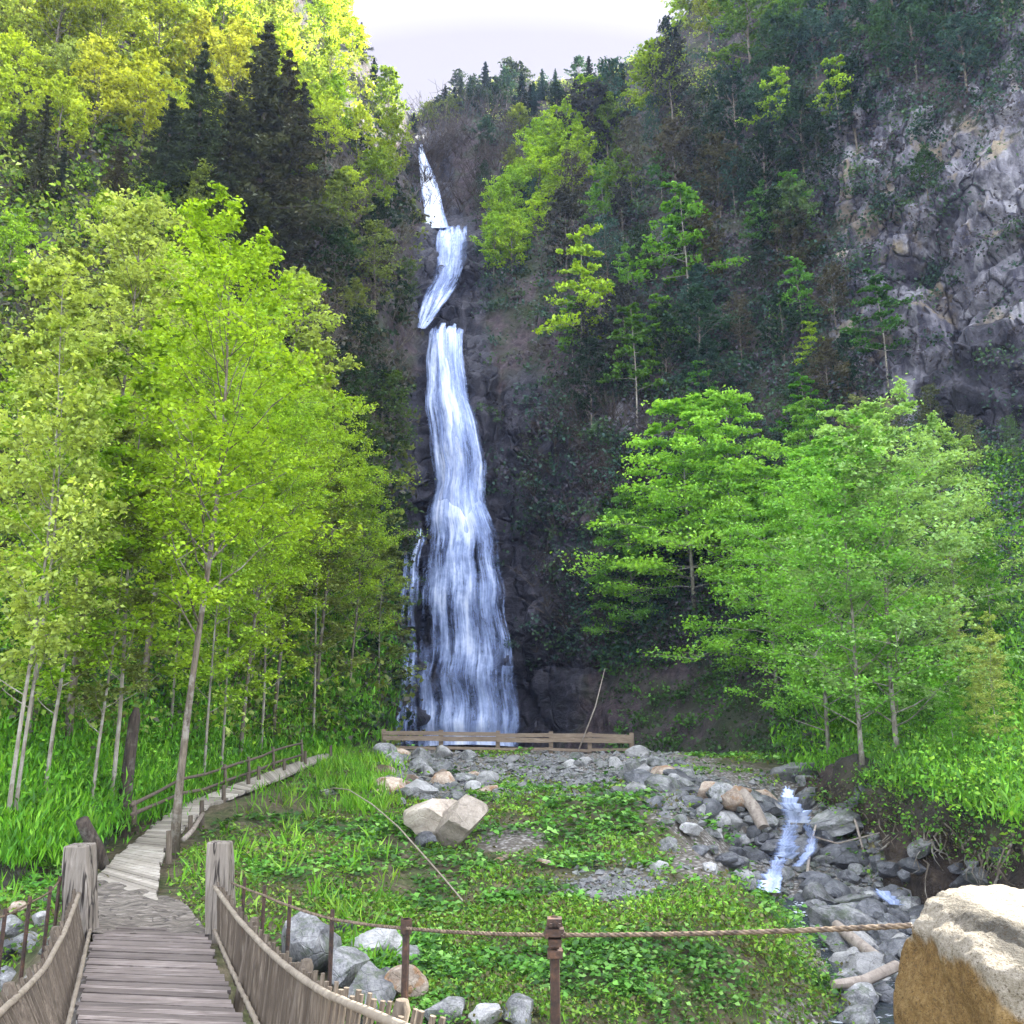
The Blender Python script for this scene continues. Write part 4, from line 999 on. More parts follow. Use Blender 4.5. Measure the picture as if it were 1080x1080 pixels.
for w, P, r, mt, lab, grp in STONES[215:]:
    me = R.choice(ROCKS); c_ = np.empty(len(me.vertices)*3, dtype=np.float32); me.vertices.foreach_get('co', c_); c_ = c_.reshape(-1, 3)
    f_ = np.empty(len(me.polygons)*3, dtype=np.int32); me.loops.foreach_get('vertex_index', f_)
    rt = np.array(Matrix.Rotation(R.uniform(0, 6.28), 3, 'Z') @ Matrix.Rotation(R.uniform(-.35, .35), 3, 'X'))
    Vs.append((c_*r*np.array([R.uniform(.85, 1.25), R.uniform(.8, 1.1), R.uniform(.7, 1.1)])) @ rt.T + np.array(P) + np.array([0, 0, r*.22])); Fs.append(f_.reshape(-1, 3)+n_); n_ += len(c_)
rme = np_mesh('rubble', np.concatenate(Vs), np.concatenate(Fs)); rme.set_sharp_from_angle(angle=rad(28))
tag(link('rubble', rme, M['rock']), 'small loose grey stones strewn between the larger rocks of the rubble bank', 'rubble', kind='stuff')
# gravel: too fine to count
def gravel_mesh():
    base = [Vector(v) for v in ((1,0,0),(-1,0,0),(0,1,0),(0,-1,0),(0,0,.7),(0,0,-.7))]
    tri = np.array([(0,2,4),(2,1,4),(1,3,4),(3,0,4),(2,0,5),(1,2,5),(3,1,5),(0,3,5)])
    Vs, Fs, n = [], [], 0
    for _ in range(6500):
        q = R.random()
        if q < .45: px, py = R.uniform(400, 720), R.uniform(794, 842)
        elif q < .7: u = R.random(); px, py = 680+u*150, 805+u*60+R.uniform(-16, 40)
        elif q < .8: px, py = R.gauss(650, 32), R.gauss(940, 13)
        else: px, py = near_stream()
        P = GR(px, py)
        if P is None: continue
        s = R.choice([.03, .04, .06, .1])*R.uniform(.7, 1.5)*min(1.5, P.y/20)
        rt = Matrix.Rotation(R.uniform(0, 6.28), 3, 'Z') @ Matrix.Rotation(R.uniform(-.6, .6), 3, 'X')
        for b in base: Vs.append(tuple(P + rt @ Vector((b.x*s*R.uniform(.7, 1.3), b.y*s*R.uniform(.6, 1.1), b.z*s*R.uniform(.6, 1.2)))))
        Fs.append(tri+n); n += 6
    me = np_mesh('gravel', np.array(Vs), np.concatenate(Fs), False)
    return me
# coarse lookup of ground by bearing for the small stuff
gk = kdtree.KDTree(XX.size); gm_ = (YY.ravel() > 8) & (YY.ravel() < 36.5) & (np.abs(XX.ravel()) < 24)
gxyz = np.stack([XX, YY, ZZ], -1).reshape(-1, 3)
for i in np.nonzero(gm_)[0]: gk.insert((GX_.ravel()[i], GY_.ravel()[i], 0), int(i))
gk.balance()
def GR(px, py):
    _, i, d_ = gk.find((px, py, 0)); 
    return Vector(gxyz[i]) + Vector((R.uniform(-.1, .1), R.uniform(-.1, .1), .01)) if d_ < 12 else None
tg = link('gravel', gravel_mesh(), M['rock']); tag(tg, 'loose grey gravel spread below the fence and along the stream', 'gravel', kind='stuff')

# ochre boulder in the near corner
def ochre_boulder():
    t = NT('ochre_boulder_stone'); o = t.obj()
    g = t.n('ShaderNodeNewGeometry').outputs['Normal']
    nz = t.n('ShaderNodeSeparateXYZ', Vector=o)
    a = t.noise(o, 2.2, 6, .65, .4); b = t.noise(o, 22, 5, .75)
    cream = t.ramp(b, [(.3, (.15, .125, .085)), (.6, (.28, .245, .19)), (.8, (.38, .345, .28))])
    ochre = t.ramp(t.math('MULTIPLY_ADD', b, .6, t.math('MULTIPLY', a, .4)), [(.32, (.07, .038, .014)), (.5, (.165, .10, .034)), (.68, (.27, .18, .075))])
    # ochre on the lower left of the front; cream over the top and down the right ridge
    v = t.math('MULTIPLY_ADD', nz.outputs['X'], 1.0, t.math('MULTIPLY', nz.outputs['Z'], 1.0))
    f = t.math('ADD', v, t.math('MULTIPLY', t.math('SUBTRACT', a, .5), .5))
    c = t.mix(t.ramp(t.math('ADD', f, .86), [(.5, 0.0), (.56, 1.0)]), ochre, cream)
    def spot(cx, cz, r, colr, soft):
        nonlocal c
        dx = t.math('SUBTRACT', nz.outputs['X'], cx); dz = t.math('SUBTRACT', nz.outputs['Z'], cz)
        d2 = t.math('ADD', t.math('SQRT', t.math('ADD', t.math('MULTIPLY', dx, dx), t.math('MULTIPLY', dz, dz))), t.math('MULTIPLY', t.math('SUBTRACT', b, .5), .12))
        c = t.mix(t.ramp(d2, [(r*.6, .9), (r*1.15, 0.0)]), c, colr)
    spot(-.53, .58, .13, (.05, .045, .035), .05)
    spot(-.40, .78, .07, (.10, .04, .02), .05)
    g3 = t.noise(o, 60, 3, .7)
    c = t.mix(t.ramp(g3, [(.34, .75), (.46, 0.0)]), c, (.05, .032, .016))
    h = t.math('ADD', t.math('MULTIPLY', g3, .35), t.math('MULTIPLY_ADD', a, .8, t.math('MULTIPLY', b, .6)))
    return t.end(t.pbr(c, .88, t.bump(h, .9, .05), .2))
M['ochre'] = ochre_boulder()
bm = bmesh.new(); bmesh.ops.create_icosphere(bm, subdivisions=6, radius=1)
pl = [((-1, -.15, .05), .80), ((-.15, -1, .10), .72), ((.35, -1, .35), .74), ((0, 0, 1), .66), ((-.75, -.2, 1), .86), ((.9, 0, .3), .85), ((-.5, -.8, .1), .88), ((-.12, -.5, 1.0), .78)]
for v in bm.verts:
    for n_, d_ in pl:
        n_ = Vector(n_).normalized(); q = v.co.dot(n_)
        if q > d_: v.co -= n_*(q-d_)*.96
    v.co += v.normal*(.07*mnoise.fractal(v.co*2.0+Vector((4, 2, 7)), 1, 2, 5) + .018*mnoise.fractal(v.co*11, 1, 2, 3))
    # the dark pocket on the face
    dd = math.hypot(v.co.x+.53, v.co.z-.58)
    if v.co.y < 0 and dd < .14: v.co.y += .05*(1-dd/.14)
me = bpy.data.meshes.new('ochre_boulder'); bm.to_mesh(me); bm.free()
me.polygons.foreach_set('use_smooth', [True]*len(me.polygons)); me.update()
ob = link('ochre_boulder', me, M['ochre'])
ob.location = at(1138, 1096, 4.7); ob.scale = (.80, .80, .86)
tag(ob, 'big ochre boulder with cream top and dark pocket holding the cable end', 'boulder')

# ------------------------------------------------------------------ footbridge
DZ = lambda Y: float(np.interp(Y, [3, 4, 5.2, 6.4, 8.2, 9.8, 11.4], [.62, .45, .22, .06, -.05, -.04, 0]))
def deck_edge(Y): return float(np.interp(Y, [3, 8.18, 11.4], [-1.45, -3.68, -4.99])), float(np.interp(Y, [3, 8.18, 11.4], [.10, -2.15, -3.58]))
fb = empty('footbridge', (-4.28, 11.4, 0)); FBI = Matrix.Translation((4.28, -11.4, 0))
tag(fb, 'weathered plank footbridge with picket railings and two stout end posts', 'footbridge')
def bpart(mb, name, mat, parent, **kw):
    o = mb.build(name, M[mat], None, **kw); o.data.transform(FBI)
    o.parent = parent; return o
mb = MB(); Y = 3.0
while Y < 11.55:
    w = R.uniform(.10, .15); l, r = deck_edge(Y+w/2); z = DZ(Y+w/2)
    sk = .10
    jl, jr = R.uniform(-.03, .03), R.uniform(-.03, .03); th = .045; dz1 = R.uniform(-.006, .006)
    cs = []
    for zz in (z-th, z+dz1):
        cs += [Vector((l+jl, Y+sk, zz)), Vector((r+jr, Y-sk, zz)), Vector((r+jr-.04, Y+w-.012-sk, zz)), Vector((l+jl-.04, Y+w-.012+sk, zz))]
    mb.quadbox(cs); Y += w
bpart(mb, 'deck', 'deck', fb)
mb = MB()
for k in (0, 1):
    pts = [Vector((deck_edge(y)[k]+(.15 if k == 0 else -.15), y, DZ(y)-.13)) for y in np.arange(3, 11.5, .6)]
    for a, b in zip(pts[:-1], pts[1:]): mb.bar(a, b, .10, .16)
bpart(mb, 'beam', 'stick', fb)
RP = [at(*p) for p in ((226,935,11.3),(250,968,9.9),(277,997,8.6),(300,1018,7.6),(339,1046,6.4),(409,1076,5.2),(520,1125,4.1))]
LP = [at(*p) for p in ((83,943,11.3),(68,983,9.6),(47,1022,8.3),(20,1050,7.3),(0,1068,6.6),(-70,1130,5.2),(-160,1200,4.2))]
def interp_pts(P, t):
    f = t*(len(P)-1); i = min(int(f), len(P)-2); return P[i].lerp(P[i+1], f-i)
def smooth_line(P, n):
    ys_ = np.linspace(P[0].y, P[-1].y, n); Ys = np.array([p.y for p in P])[::-1]
    fx = lambda y: Vector((np.interp(y, Ys, np.array([p.x for p in P])[::-1]), y, np.interp(y, Ys, np.array([p.z for p in P])[::-1])))
    return [fx(y) for y in ys_]
for P, side in ((RP, 1), (LP, 0)):
    rl_ = empty('railing', (0, 0, 0)); rl_.parent = fb
    pts = smooth_line(P, 60)
    for _ in range(4): pts = [pts[0]]+[(a+b*2+c)/4 for a, b, c in zip(pts[:-2], pts[1:-1], pts[2:])]+[pts[-1]]
    mb = MB(); mb.tube(pts, .026, 8, wob=.12); bpart(mb, 'top_rail', 'rail', rl_, smooth=True)
    mb = MB(); L_ = 0; step = .115; nxt = .05
    for a, b in zip(pts[:-1], pts[1:]):
        d_ = (b-a).length
        while nxt < L_+d_:
            p = a.lerp(b, (nxt-L_)/d_); e = deck_edge(p.y)[side]; s_ = 1 if side else -1
            bot = Vector((e+.05*s_, p.y, DZ(p.y)-.10)); out = Vector((.03*s_, 0, 0))
            tp = p+out+(p-bot).normalized()*R.uniform(.03, .10)+Vector((R.uniform(-.012, .012), R.uniform(-.012, .012), 0))
            mb.tube([bot+out, bot.lerp(tp, .5)+out*.6, tp], [R.uniform(.016, .022), .019, R.uniform(.014, .019)], 6, wob=.08); nxt += step*R.uniform(.85, 1.15)
        L_ += d_
    bpart(mb, 'pickets', 'stick', rl_, smooth=True, sharp=50)
    mb = MB()
    ed = [Vector((deck_edge(y)[side]+(.03 if side else -.03), y, DZ(y)+.035+.008*math.sin(y*34))) for y in np.arange(3, 11.4, .05)]
    mb.tube(ed, .022, 6, wob=.2); bpart(mb, 'edge_rope', 'rail', rl_, smooth=True)
    # thicker stanchions that carry the rail
    for y in (9.4, 7.2, 5.25):
        p = min(pts, key=lambda q: abs(q.y-y)); e = deck_edge(y)[side]; s_ = 1 if side else -1
        mb = MB(); mb.tube([(e+.07*s_, p.y, DZ(y)-.2), (p.x+.07*s_, p.y, p.z+.06), (p.x+.072*s_, p.y, p.z+.10)], [.055, .05, .035], 9, wob=.08)
        bpart(mb, 'stanchion', 'stick', rl_, smooth=True, sharp=45)
def post(px, py0, py1, Y, w, name, lab=None):
    b, t_ = at(px, py1, Y), at(px, py0, Y); mb = MB(); n = 7
    top = t_.z; bot = b.z-.35
    V = []
    for i in range(n):
        z = bot+(top-bot)*i/(n-1); c = b.lerp(t_, (z-b.z)/(t_.z-b.z)); k = 1 if i < n-1 else .9
        V.append([Vector((c.x+sx_*w/2*k*R.uniform(.93, 1.05), Y+.12+sy_*w/2*k*R.uniform(.93, 1.05), z+(R.uniform(-.015, .015) if i == n-1 else 0))) for sx_, sy_ in ((-1,-1),(1,-1),(1,1),(-1,1))])
    base = len(mb.v)
    for r_ in V: mb.v += [tuple(x) for x in r_]
    for i in range(n-1):
        for k in range(4): mb.f.append((4*i+k, 4*i+(k+1)%4, 4*i+4+(k+1)%4, 4*i+4+k))
    mb.f.append((4*n-4, 4*n-3, 4*n-2, 4*n-1)); mb.f.append((3, 2, 1, 0))
    # a dark drying crack: a narrow slot let into the face
    return mb.build(name, M['post'], None, bevel=.018)
for px, y0, y1, w in ((229, 889, 990, .28), (79, 892, 990, .31)):
    o = post(px, y0, y1, 11.35, w, 'end_post'); o.data.transform(FBI); o.parent = fb
mb = MB(); mb.bar(at(97, 985, 11.55)-Vector((0,0,.3)), at(92, 912, 11.75), .16, .22, jit=.012)
bpart(mb, 'brace_post', 'post', fb, bevel=.015)

# landing of rough stone between bridge and walkway
V = []; nu, nv = 26, 18
for i in range(nu+1):
    for j in range(nv+1):
        u, v = i/nu, j/nv
        L_, R__ = WL[0].lerp(WL[2], v), WR[0].lerp(WR[2]+Vector((.35, 0, 0)), v)
        p = L_.lerp(R__, u) if True else None
        p = p+Vector((0, 0, .045*mnoise.fractal(Vector((p.x*2.3, p.y*2.3, 1)), 1, 2, 4)+.012)); V.append(tuple(p))
ix = np.arange((nu+1)*(nv+1)).reshape(nu+1, nv+1)
F_ = np.stack([ix[:-1, :-1], ix[1:, :-1], ix[1:, 1:], ix[:-1, 1:]], -1).reshape(-1, 4)
t = NT('landing_stone'); g = t.geo(); vo = t.n('ShaderNodeTexVoronoi', {'feature': 'DISTANCE_TO_EDGE'}, Vector=t.mapping(t.n('ShaderNodeVectorMath', {'operation': 'ADD'}, i0=g, i1=t.n('ShaderNodeTexNoise', Vector=g, Scale=2.0, Detail=4.0).outputs['Color']).outputs[0], (.7, 4.5, 1)), Scale=1.1).outputs['Distance']
nn = t.noise(t.mapping(g, (1, 3, 1)), 4, 7, .72, .4)
c = t.ramp(nn, [(.3, (.05, .042, .034)), (.52, (.15, .128, .105)), (.75, (.36, .32, .27))])
c = t.mix(t.ramp(vo, [(.0, .8), (.05, 0.0)]), c, (.03, .025, .02))
M['landing'] = t.end(t.pbr(c, .85, t.bump(t.math('ADD', nn, t.ramp(vo, [(0, 0.0), (.06, .5)])), .8, .05), .25))
tag(link('path_landing', np_mesh('path_landing', np.array(V), F_), M['landing']), 'cracked stone landing joining footbridge and boardwalk', 'landing', kind='structure')

# boardwalk
bw = empty('boardwalk', tuple(WC[2])); BWI = Matrix.Translation(-WC[2])
tag(bw, 'pale plank boardwalk curving uphill between trees toward the waterfall', 'boardwalk', kind='structure')
mb = MB()
for i in range(2, len(WL)-1):
    seg = (WC[i+1]-WC[i]).length; n = max(3, int(seg/.17))
    for k in range(n):
        a, b = k/n, (k+.93)/n; j = R.uniform(-.05, .05)
        l0, l1, r0, r1 = WL[i].lerp(WL[i+1], a), WL[i].lerp(WL[i+1], b), WR[i].lerp(WR[i+1], a), WR[i].lerp(WR[i+1], b)
        e = (r0-l0).normalized()*j; up = Vector((0, 0, R.uniform(.0, .014)))
        mb.quadbox([l0+e-Vector((0,0,.05)), r0+e-Vector((0,0,.05)), r1+e-Vector((0,0,.05)), l1+e-Vector((0,0,.05)), l0+e+up, r0+e+up, r1+e+up, l1+e+up])
o = mb.build('planks', M['walk']); o.data.transform(BWI); o.parent = bw
# handrail on the hill side
hr = empty('handrail', tuple(gp(141, 868, .2))); tag(hr, 'rustic two rail pole handrail along the hill side of the boardwalk', 'handrail')
HI = Matrix.Translation(-hr.location)
hp = [(141, 862, 848, 17.2), (190, 846, 822, 20.5), (237, 832, 810, 23.0), (262, 823, 802, 25), (288, 812, 792, 27), (318, 802, 784, 29.5)]
tops = []
for px, yb, yt, Yd in hp:
    b = at(px, yb+8, Yd); t_ = at(px, yt-4, Yd); mb = MB(); mb.tube([b, b.lerp(t_, .5)+Vector((.02, 0, 0)), t_], [.05, .045, .04], 7, wob=.1)
    o = mb.build('post', M['stick'], None, True); o.data.transform(HI); o.parent = hr
    tops.append((at(px, yt, Yd), at(px, (yt+yb)/2+3, Yd)))
for lvl in (0, 1):
    for (a, b) in zip(tops[:-1], tops[1:]):
        mb = MB(); A_, B_ = a[lvl], b[lvl]; m_ = (A_+B_)/2+Vector((0, 0, R.uniform(-.06, .02)))
        mb.tube([A_-(B_-A_)*.03, m_, B_+(B_-A_)*.03], [.04, .036, .032], 7, wob=.1)
        o = mb.build('rail', M['stick'], None, True); o.data.transform(HI); o.parent = hr
# short posts on the meadow side
hs = empty('post_row_rail', tuple(gp(200, 878, .2))); hs.name = 'pole_fence'; tag(hs, 'short stub posts with a fallen pole along the meadow side of the boardwalk', 'fence')
HI2 = Matrix.Translation(-hs.location)
for px, yb, yt, Yd in ((178, 905, 876, 16.0), (201, 880, 860, 17.8), (213, 868, 844, 19), (236, 850, 828, 21.3), (262, 838, 815, 23), (273, 832, 808, 24), (300, 822, 800, 26.3), (322, 812, 792, 28), (349, 806, 786, 29.5)):
    b = at(px, yb+6, Yd); t_ = at(px, yt, Yd); mb = MB(); mb.tube([b, t_], [.055, .045], 7, wob=.1)
    o = mb.build('post', M['stick'], None, True, 45); o.data.transform(HI2); o.parent = hs
mb = MB(); mb.tube([at(193, 886, 17.0), at(203, 876, 17.6), at(214, 858, 19)], [.05, .045, .04], 7); o = mb.build('pole', M['drift'], None, True); o.data.transform(HI2); o.parent = hs
# snag and leaning stump beside the walk
P = hill(135, 893); mb = MB(); mb.tube([P-Vector((0,0,.3)), P+Vector((-.02, 0, .8)), P+Vector((.0, 0, 1.7)), P+Vector((.02, 0, 2.4)), P+Vector((.05, 0, 2.6))], [.17, .13, .12, .11, .05], 10, wob=.14)
tag(mb.build('tree_snag', M['bark_dark'], None, True), 'short dark mossy dead trunk at the boardwalk edge', 'dead trunk')
a, b = on_ground(108, 915), at(86, 866, 15.2); mb = MB(); mb.tube([a-Vector((0,0,.15)), a.lerp(b, .5)+Vector((.05,0,-.05)), b], [.17, .13, .10], 9, wob=.15)
tag(mb.build('stump', M['bark_dark'], None, True), 'dark broken stump leaning behind the left bridge post', 'stump')

# ------------------------------------------------------------------ viewpoint fence
fx0, fx1, fY = 403, 667, 35.0
vf = empty('viewpoint_fence', tuple(at(535, 797, fY))); tag(vf, 'long low wooden viewpoint fence in front of the waterfall foot', 'fence'); VI = Matrix.Translation(-vf.location)
ft = lambda px: 771 + (px-403)*.014
pxs = [405, 465, 525, 581, 622, 666]
for i, px in enumerate(pxs):
    mb = MB(); mb.bar(at(px, 802, fY-.03), at(px, ft(px)-2, fY-.03), .16, .16, up=Vector((0, 1, 0)), jit=.01)
    o = mb.build('post', M['fence'], None); o.data.transform(VI); o.parent = vf
for a, b in zip(pxs[:-1], pxs[1:]):
    for nm, dy, h, yo, j in (('top_rail', 2, .14, -.13, 2.0), ('upper_board', 7, .17, -.15, 1.2), ('lower_rail', 17, .10, -.13, 2.0)):
        mb = MB(); mb.bar(at(a-1, ft(a)+dy+R.uniform(-j, j)*.5, fY+yo-.02), at(b+1, ft(b)+dy+R.uniform(-j, j)*.5, fY+yo-.02), .05, h, jit=.008)
        o = mb.build(nm, M['fence'], None); o.data.transform(VI); o.parent = vf
mb = MB(); mb.tube([at(610, 792, 34.4), at(628, 745, 35.2), at(638, 705, 35.8)], [.03, .025, .012], 6)
tag(mb.build('dead_branch', M['drift'], None, True), 'thin bare branch leaning on the viewpoint fence', 'branch')

# ------------------------------------------------------------------ iron posts and cable
def twisted(pts, r, n=10, lay=.13):
    """three strands laid round each other"""
    mb = MB()
    for s in range(3):
        out = []; L_ = 0
        for i, p in enumerate(pts):
            d_ = (pts[min(i+1, len(pts)-1)]-pts[max(i-1, 0)]).normalized()
            if i: L_ += (pts[i]-pts[i-1]).length
            x = d_.cross(Vector((0, 0, 1))).normalized(); y = d_.cross(x); a_ = L_/lay*6.283+s*2.094
            out.append(p+x*(r*.55*math.cos(a_))+y*(r*.55*math.sin(a_)))
        mb.tube(out, r*.62, 6)
    return mb
def sag_line(P, step=.025, sag=.03):
    out = []
    for a, b in zip(P[:-1], P[1:]):
        n = max(2, int((b-a).length/step))
        for k in range(n): t_ = k/n; out.append(a.lerp(b, t_)-Vector((0, 0, sag*(b-a).length*.5*4*t_*(1-t_))))
    return out+[P[-1]]
cf = empty('cable_fence', tuple(at(585, 1080, 5.6))); tag(cf, 'rusty iron posts and twisted cable running from bridge to ochre boulder', 'cable fence'); CI = Matrix.Translation(-cf.location)
cpts = [(244,931,11.2),(257,936,11.0),(278,944,10.2),(305,955,9.2),(350,969,8.2),(428,979,7.0),(585,986,5.6),(962,976,4.35)]
CPW = [at(*p) for p in cpts]
o = twisted(sag_line(CPW, sag=.012), .012).build('cable', M['cable'], None, True); o.data.transform(CI); o.parent = cf
for (px, py, Yd), top in zip(cpts[1:7], (926, 934, 946, 960, 970, 968)):
    c = at(px, py, Yd); tz = at(px, top, Yd).z; gz = gpos(c.x, c.y).z; mb = MB()
    if px == 585:
        mb.bar((c.x, c.y+.03, gz-.3), (c.x, c.y+.03, tz), .055, .055, up=Vector((0, 1, 0)), jit=.002)
        o = mb.build('post', M['iron'], None, bevel=.006); o.data.transform(CI); o.parent = cf
        mb = MB(); z0 = tz
        for dz_, w_ in ((-.02, .085), (-.075, .11), (-.13, .075), (-.19, .085)): mb.bar((c.x, c.y+.0, z0+dz_-.02), (c.x, c.y+.0, z0+dz_+.02), w_, .085, up=Vector((0, 1, 0)), jit=.003)
        for s_ in (-1, 1):
            mb.tube([(c.x+s_*.05, c.y-.05, z0-.09), (c.x+s_*.05, c.y+.05, z0-.09)], .014, 6); mb.tube([(c.x+s_*.025, c.y-.06, z0-.03), (c.x+s_*.025, c.y+.04, z0-.03)], .012, 6)
        q = mb.build('clamp', M['iron'], None); q.data.transform(CI); q.parent = o
    else:
        mb.tube([(c.x, c.y+.025, gz-.3), (c.x, c.y+.025, tz)], .020 if px != 428 else .028, 7, wob=.08)
        if px == 428: mb.tube([(c.x, c.y+.025, tz-.10), (c.x, c.y+.025, tz)], .042, 8)
        o = mb.build('post', M['iron'], None, True, 50); o.data.transform(CI); o.parent = cf
cl = empty('cable_fence', tuple(at(30, 1000, 10.5))); tag(cl, 'thin iron posts and cable beside the left railing over the creek', 'cable fence'); LI = Matrix.Translation(-cl.location)
lp_ = [(66,927,11.5),(62,930,11.3),(52,941,10.7),(30,953,9.9),(4,966,9.0),(-60,990,7.8)]
o = twisted(sag_line([at(*p) for p in lp_], .04, .012), .010).build('cable', M['cable'], None, True); o.data.transform(LI); o.parent = cl
for (px, py, Yd) in lp_[1:5]:
    c = at(px, py, Yd); gz = gpos(c.x, c.y).z; mb = MB(); mb.tube([(c.x, c.y+.02, gz-.2), (c.x, c.y+.02, c.z+.06)], .02, 7, wob=.08)
    o = mb.build('post', M['iron'], None, True, 50); o.data.transform(LI); o.parent = cl

# bowed pole over the meadow
bp = [(338,836,18.6),(352,831,18.0),(368,833,17.4),(392,848,16.6),(420,872,15.6),(445,900,14.6),(468,926,13.8),(488,950,13.1)]
mb = MB(); mb.tube([at(*p) for p in bp], [.008,.010,.011,.012,.013,.013,.012,.010], 6, wob=.1)
tag(mb.build('bowed_stem', M['rail'], None, True), 'long pale bowed stem arching over the meadow past the split boulder', 'stem')

# driftwood
def log(name, p, rs, label, mat='drift', group=None):
    mb = MB(); mb.tube([Vector(q) for q in p], rs, 9, wob=.12); tag(mb.build(name, M[mat], None, True, 45), label, 'driftwood', group)
DG = 'driftwood along the stream'
up = lambda v, h: v+Vector((0, 0, h))
log('driftwood_log', [up(on_ground(783, 852), .35), up(on_ground(796, 872), .4), up(on_ground(806, 892), .35)], [.15, .17, .15], 'stout weathered log lying down the left side of the cascade', group=DG)
log('driftwood_log', [up(on_ground(884, 1000), .35), up(on_ground(905, 1015), .3), up(on_ground(928, 1030), .25)], [.09, .10, .09], 'pale log beside the pale streaked boulder', group=DG)
log('driftwood_log', [up(on_ground(880, 1060), .25), up(on_ground(912, 1058), .28), up(on_ground(948, 1046), .34)], [.06, .075, .08], 'lowest pale log pointing at the ochre boulder', group=DG)
log('driftwood_branch', [up(on_ground(892, 885), .2), up(on_ground(897, 880), .6), up(on_ground(905, 893), .5), up(on_ground(912, 906), .1)], [.03, .035, .03, .02], 'forked whitish root on the rocks below the flat slab', group=DG)
log('driftwood_branch', [up(on_ground(852, 930), .15), up(on_ground(856, 915), .45), up(on_ground(865, 908), .6)], [.04, .035, .02], 'curved bare branch sticking up from midstream rocks', group=DG)
log('driftwood_branch', [up(on_ground(860, 905), .3), up(on_ground(885, 908), .35), up(on_ground(930, 905), .5)], [.02, .02, .012], 'thin straight stick lying across the stream rocks', group=DG)
log('driftwood_branch', [up(on_ground(920, 852), .3), up(on_ground(924, 840), .9), up(on_ground(926, 830), 1.2)], [.03, .025, .012], 'thin pale root hanging at the soil bank', group=DG)

mb = MB()
for _ in range(70):
    x = R.uniform(890, 1080); P = hill(x, R.uniform(850, 880)+(x-890)*.22)
    q = [P+Vector((0, -.05, 0))]
    for k in range(4): q.append(q[-1]+Vector((R.uniform(-.22, .22), R.uniform(-.12, .02), -R.uniform(.06, .26))))
    mb.tube(q, [R.uniform(.012, .03)*(1-.2*k) for k in range(5)], 5, cap=False)
tag(mb.build('hanging_roots', M['bark'], None, True), 'tangled bare roots hanging from the dark soil bank', 'roots', kind='stuff')
for k in range(12):
    x = R.uniform(885, 1075); P = hill(x, 900+(x-890)*.17+R.uniform(-32, 22))-Vector((0, 0, .12))
    rock(P, R.uniform(.12, .34), R.choice(['rock_dark', 'rock_dark', 'rock']), 'dark stone at the foot of the eroded soil bank', 'stones of the soil bank')

# ------------------------------------------------------------------ light, sky, camera
SUN_EL, SUN_AZ = rad(39), rad(62)            # azimuth from +Y toward +X
sd = Vector((math.sin(SUN_AZ)*math.cos(SUN_EL), math.cos(SUN_AZ)*math.cos(SUN_EL), math.sin(SUN_EL)))
sl = bpy.data.lights.new('sun', 'SUN'); sl.energy = 5.0; sl.angle = rad(.5); sl.color = (1, .97, .90)
so = bpy.data.objects.new('sun', sl); COL.objects.link(so); so.rotation_euler = (-sd).to_track_quat('-Z', 'Y').to_euler()
W = bpy.data.worlds.new('World'); SC.world = W; W.use_nodes = True
nt = W.node_tree; nt.nodes.clear()
wo = nt.nodes.new('ShaderNodeOutputWorld'); bg = nt.nodes.new('ShaderNodeBackground'); bg.inputs['Strength'].default_value = .12
sk = nt.nodes.new('ShaderNodeTexSky'); sk.sky_type = 'NISHITA'; sk.sun_disc = False; sk.sun_elevation = SUN_EL; sk.sun_rotation = SUN_AZ
sk.air_density = 1.0; sk.dust_density = 2.0; sk.ozone_density = 1.0
tc = nt.nodes.new('ShaderNodeTexCoord'); sep = nt.nodes.new('ShaderNodeSeparateXYZ'); nt.links.new(tc.outputs['Generated'], sep.inputs[0])
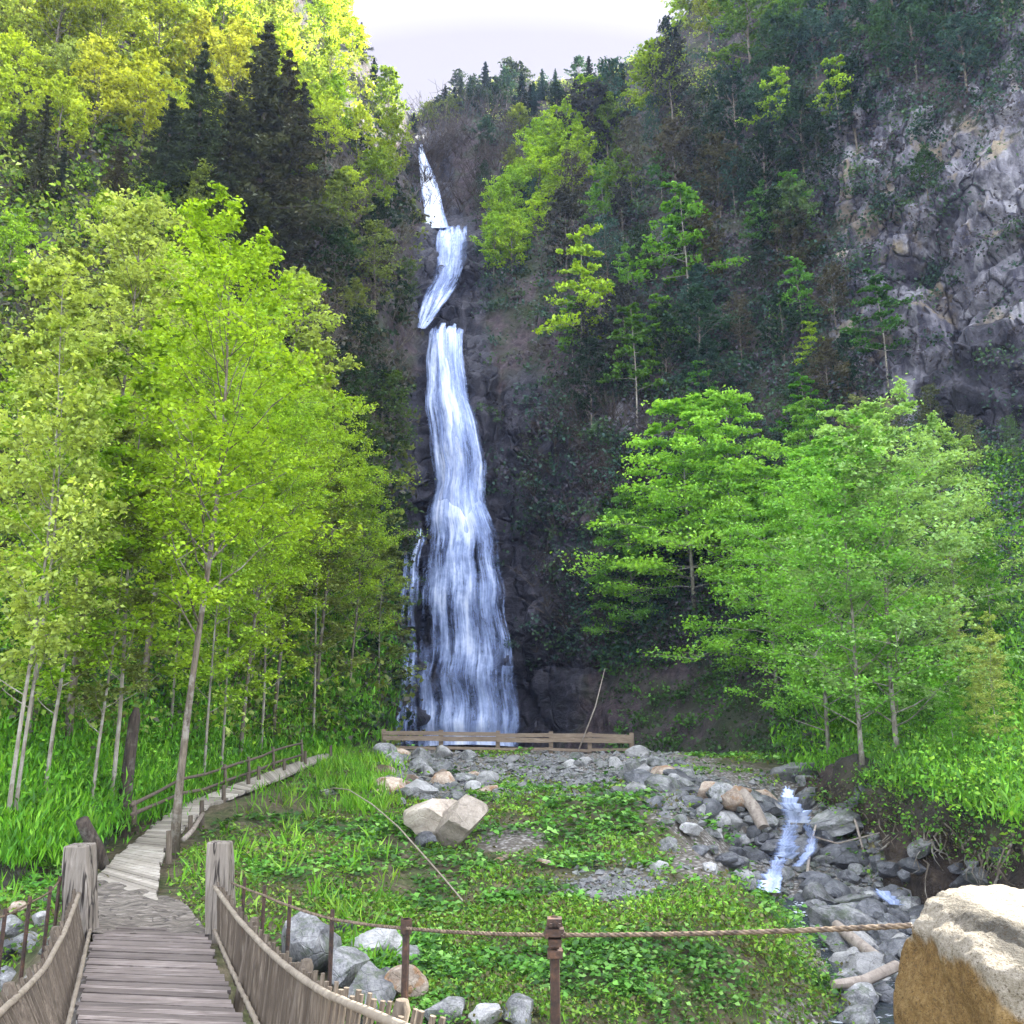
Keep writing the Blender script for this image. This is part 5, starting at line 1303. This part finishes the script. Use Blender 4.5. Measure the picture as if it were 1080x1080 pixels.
# cloud veil: densest, dim over valley head; brightened overhead and behind as added fill
mr = nt.nodes.new('ShaderNodeMapRange'); mr.inputs[1].default_value = .35; mr.inputs[2].default_value = .75; mr.inputs[3].default_value = 0; mr.inputs[4].default_value = 1
nt.links.new(sep.outputs['Y'], mr.inputs[0])
clo = nt.nodes.new('ShaderNodeMix'); clo.data_type = 'RGBA'
nt.links.new(mr.outputs[0], clo.inputs[0]); clo.inputs[6].default_value = (7.5, 7.7, 8.3, 1); clo.inputs[7].default_value = (1.03, .955, 1.0, 1)
mx = nt.nodes.new('ShaderNodeMix'); mx.data_type = 'RGBA'
fr = nt.nodes.new('ShaderNodeMapRange'); fr.inputs[1].default_value = .3; fr.inputs[2].default_value = .7; fr.inputs[3].default_value = .6; fr.inputs[4].default_value = .97
nt.links.new(sep.outputs['Y'], fr.inputs[0]); nt.links.new(fr.outputs[0], mx.inputs[0])
nt.links.new(sk.outputs[0], mx.inputs[6]); nt.links.new(clo.outputs[2], mx.inputs[7])
nt.links.new(mx.outputs[2], bg.inputs[0]); nt.links.new(bg.outputs[0], wo.inputs[0])

# thin blue air in the gorge
hz = NT('gorge_air'); hv = hz.n('ShaderNodeVolumePrincipled', Color=(.45, .58, 1.0), Density=.00027, Anisotropy=.2)
hz.t.links.new(hv.outputs[0], hz.out.inputs['Volume'])
zt = float(A[..., 2].max())+14
mb = MB(); mb.quadbox([(x, y, z) for z in (-8.0, zt) for x, y in ((-240, -130), (240, -130), (240, 260), (-240, 260))])
tag(mb.build('haze', hz.m), 'thin bluish air filling the shaded gorge', 'haze', kind='stuff')

cam = bpy.data.cameras.new('camera'); co = bpy.data.objects.new('camera', cam); COL.objects.link(co); SC.camera = co
cam.sensor_fit = 'HORIZONTAL'; cam.sensor_width = 36; cam.lens = 36*FPX/1080; cam.clip_end = 2000; cam.clip_start = .1
co.location = (0, 0, CAMZ); co.rotation_euler = (math.pi/2+PITCH, 0, 0)
SC.view_settings.view_transform = 'Standard'; SC.view_settings.look = 'None'; SC.view_settings.exposure = 2.68; SC.view_settings.gamma = 1
SC.render.engine = 'CYCLES'
cy = SC.cycles; cy.max_bounces = 7; cy.diffuse_bounces = 4; cy.glossy_bounces = 2; cy.transmission_bounces = 4; cy.transparent_max_bounces = 10
cy.caustics_reflective = False; cy.caustics_refractive = False; cy.sample_clamp_indirect = 6
cy.use_denoising = True
try: cy.denoiser = 'OPENIMAGEDENOISE'
except Exception: pass
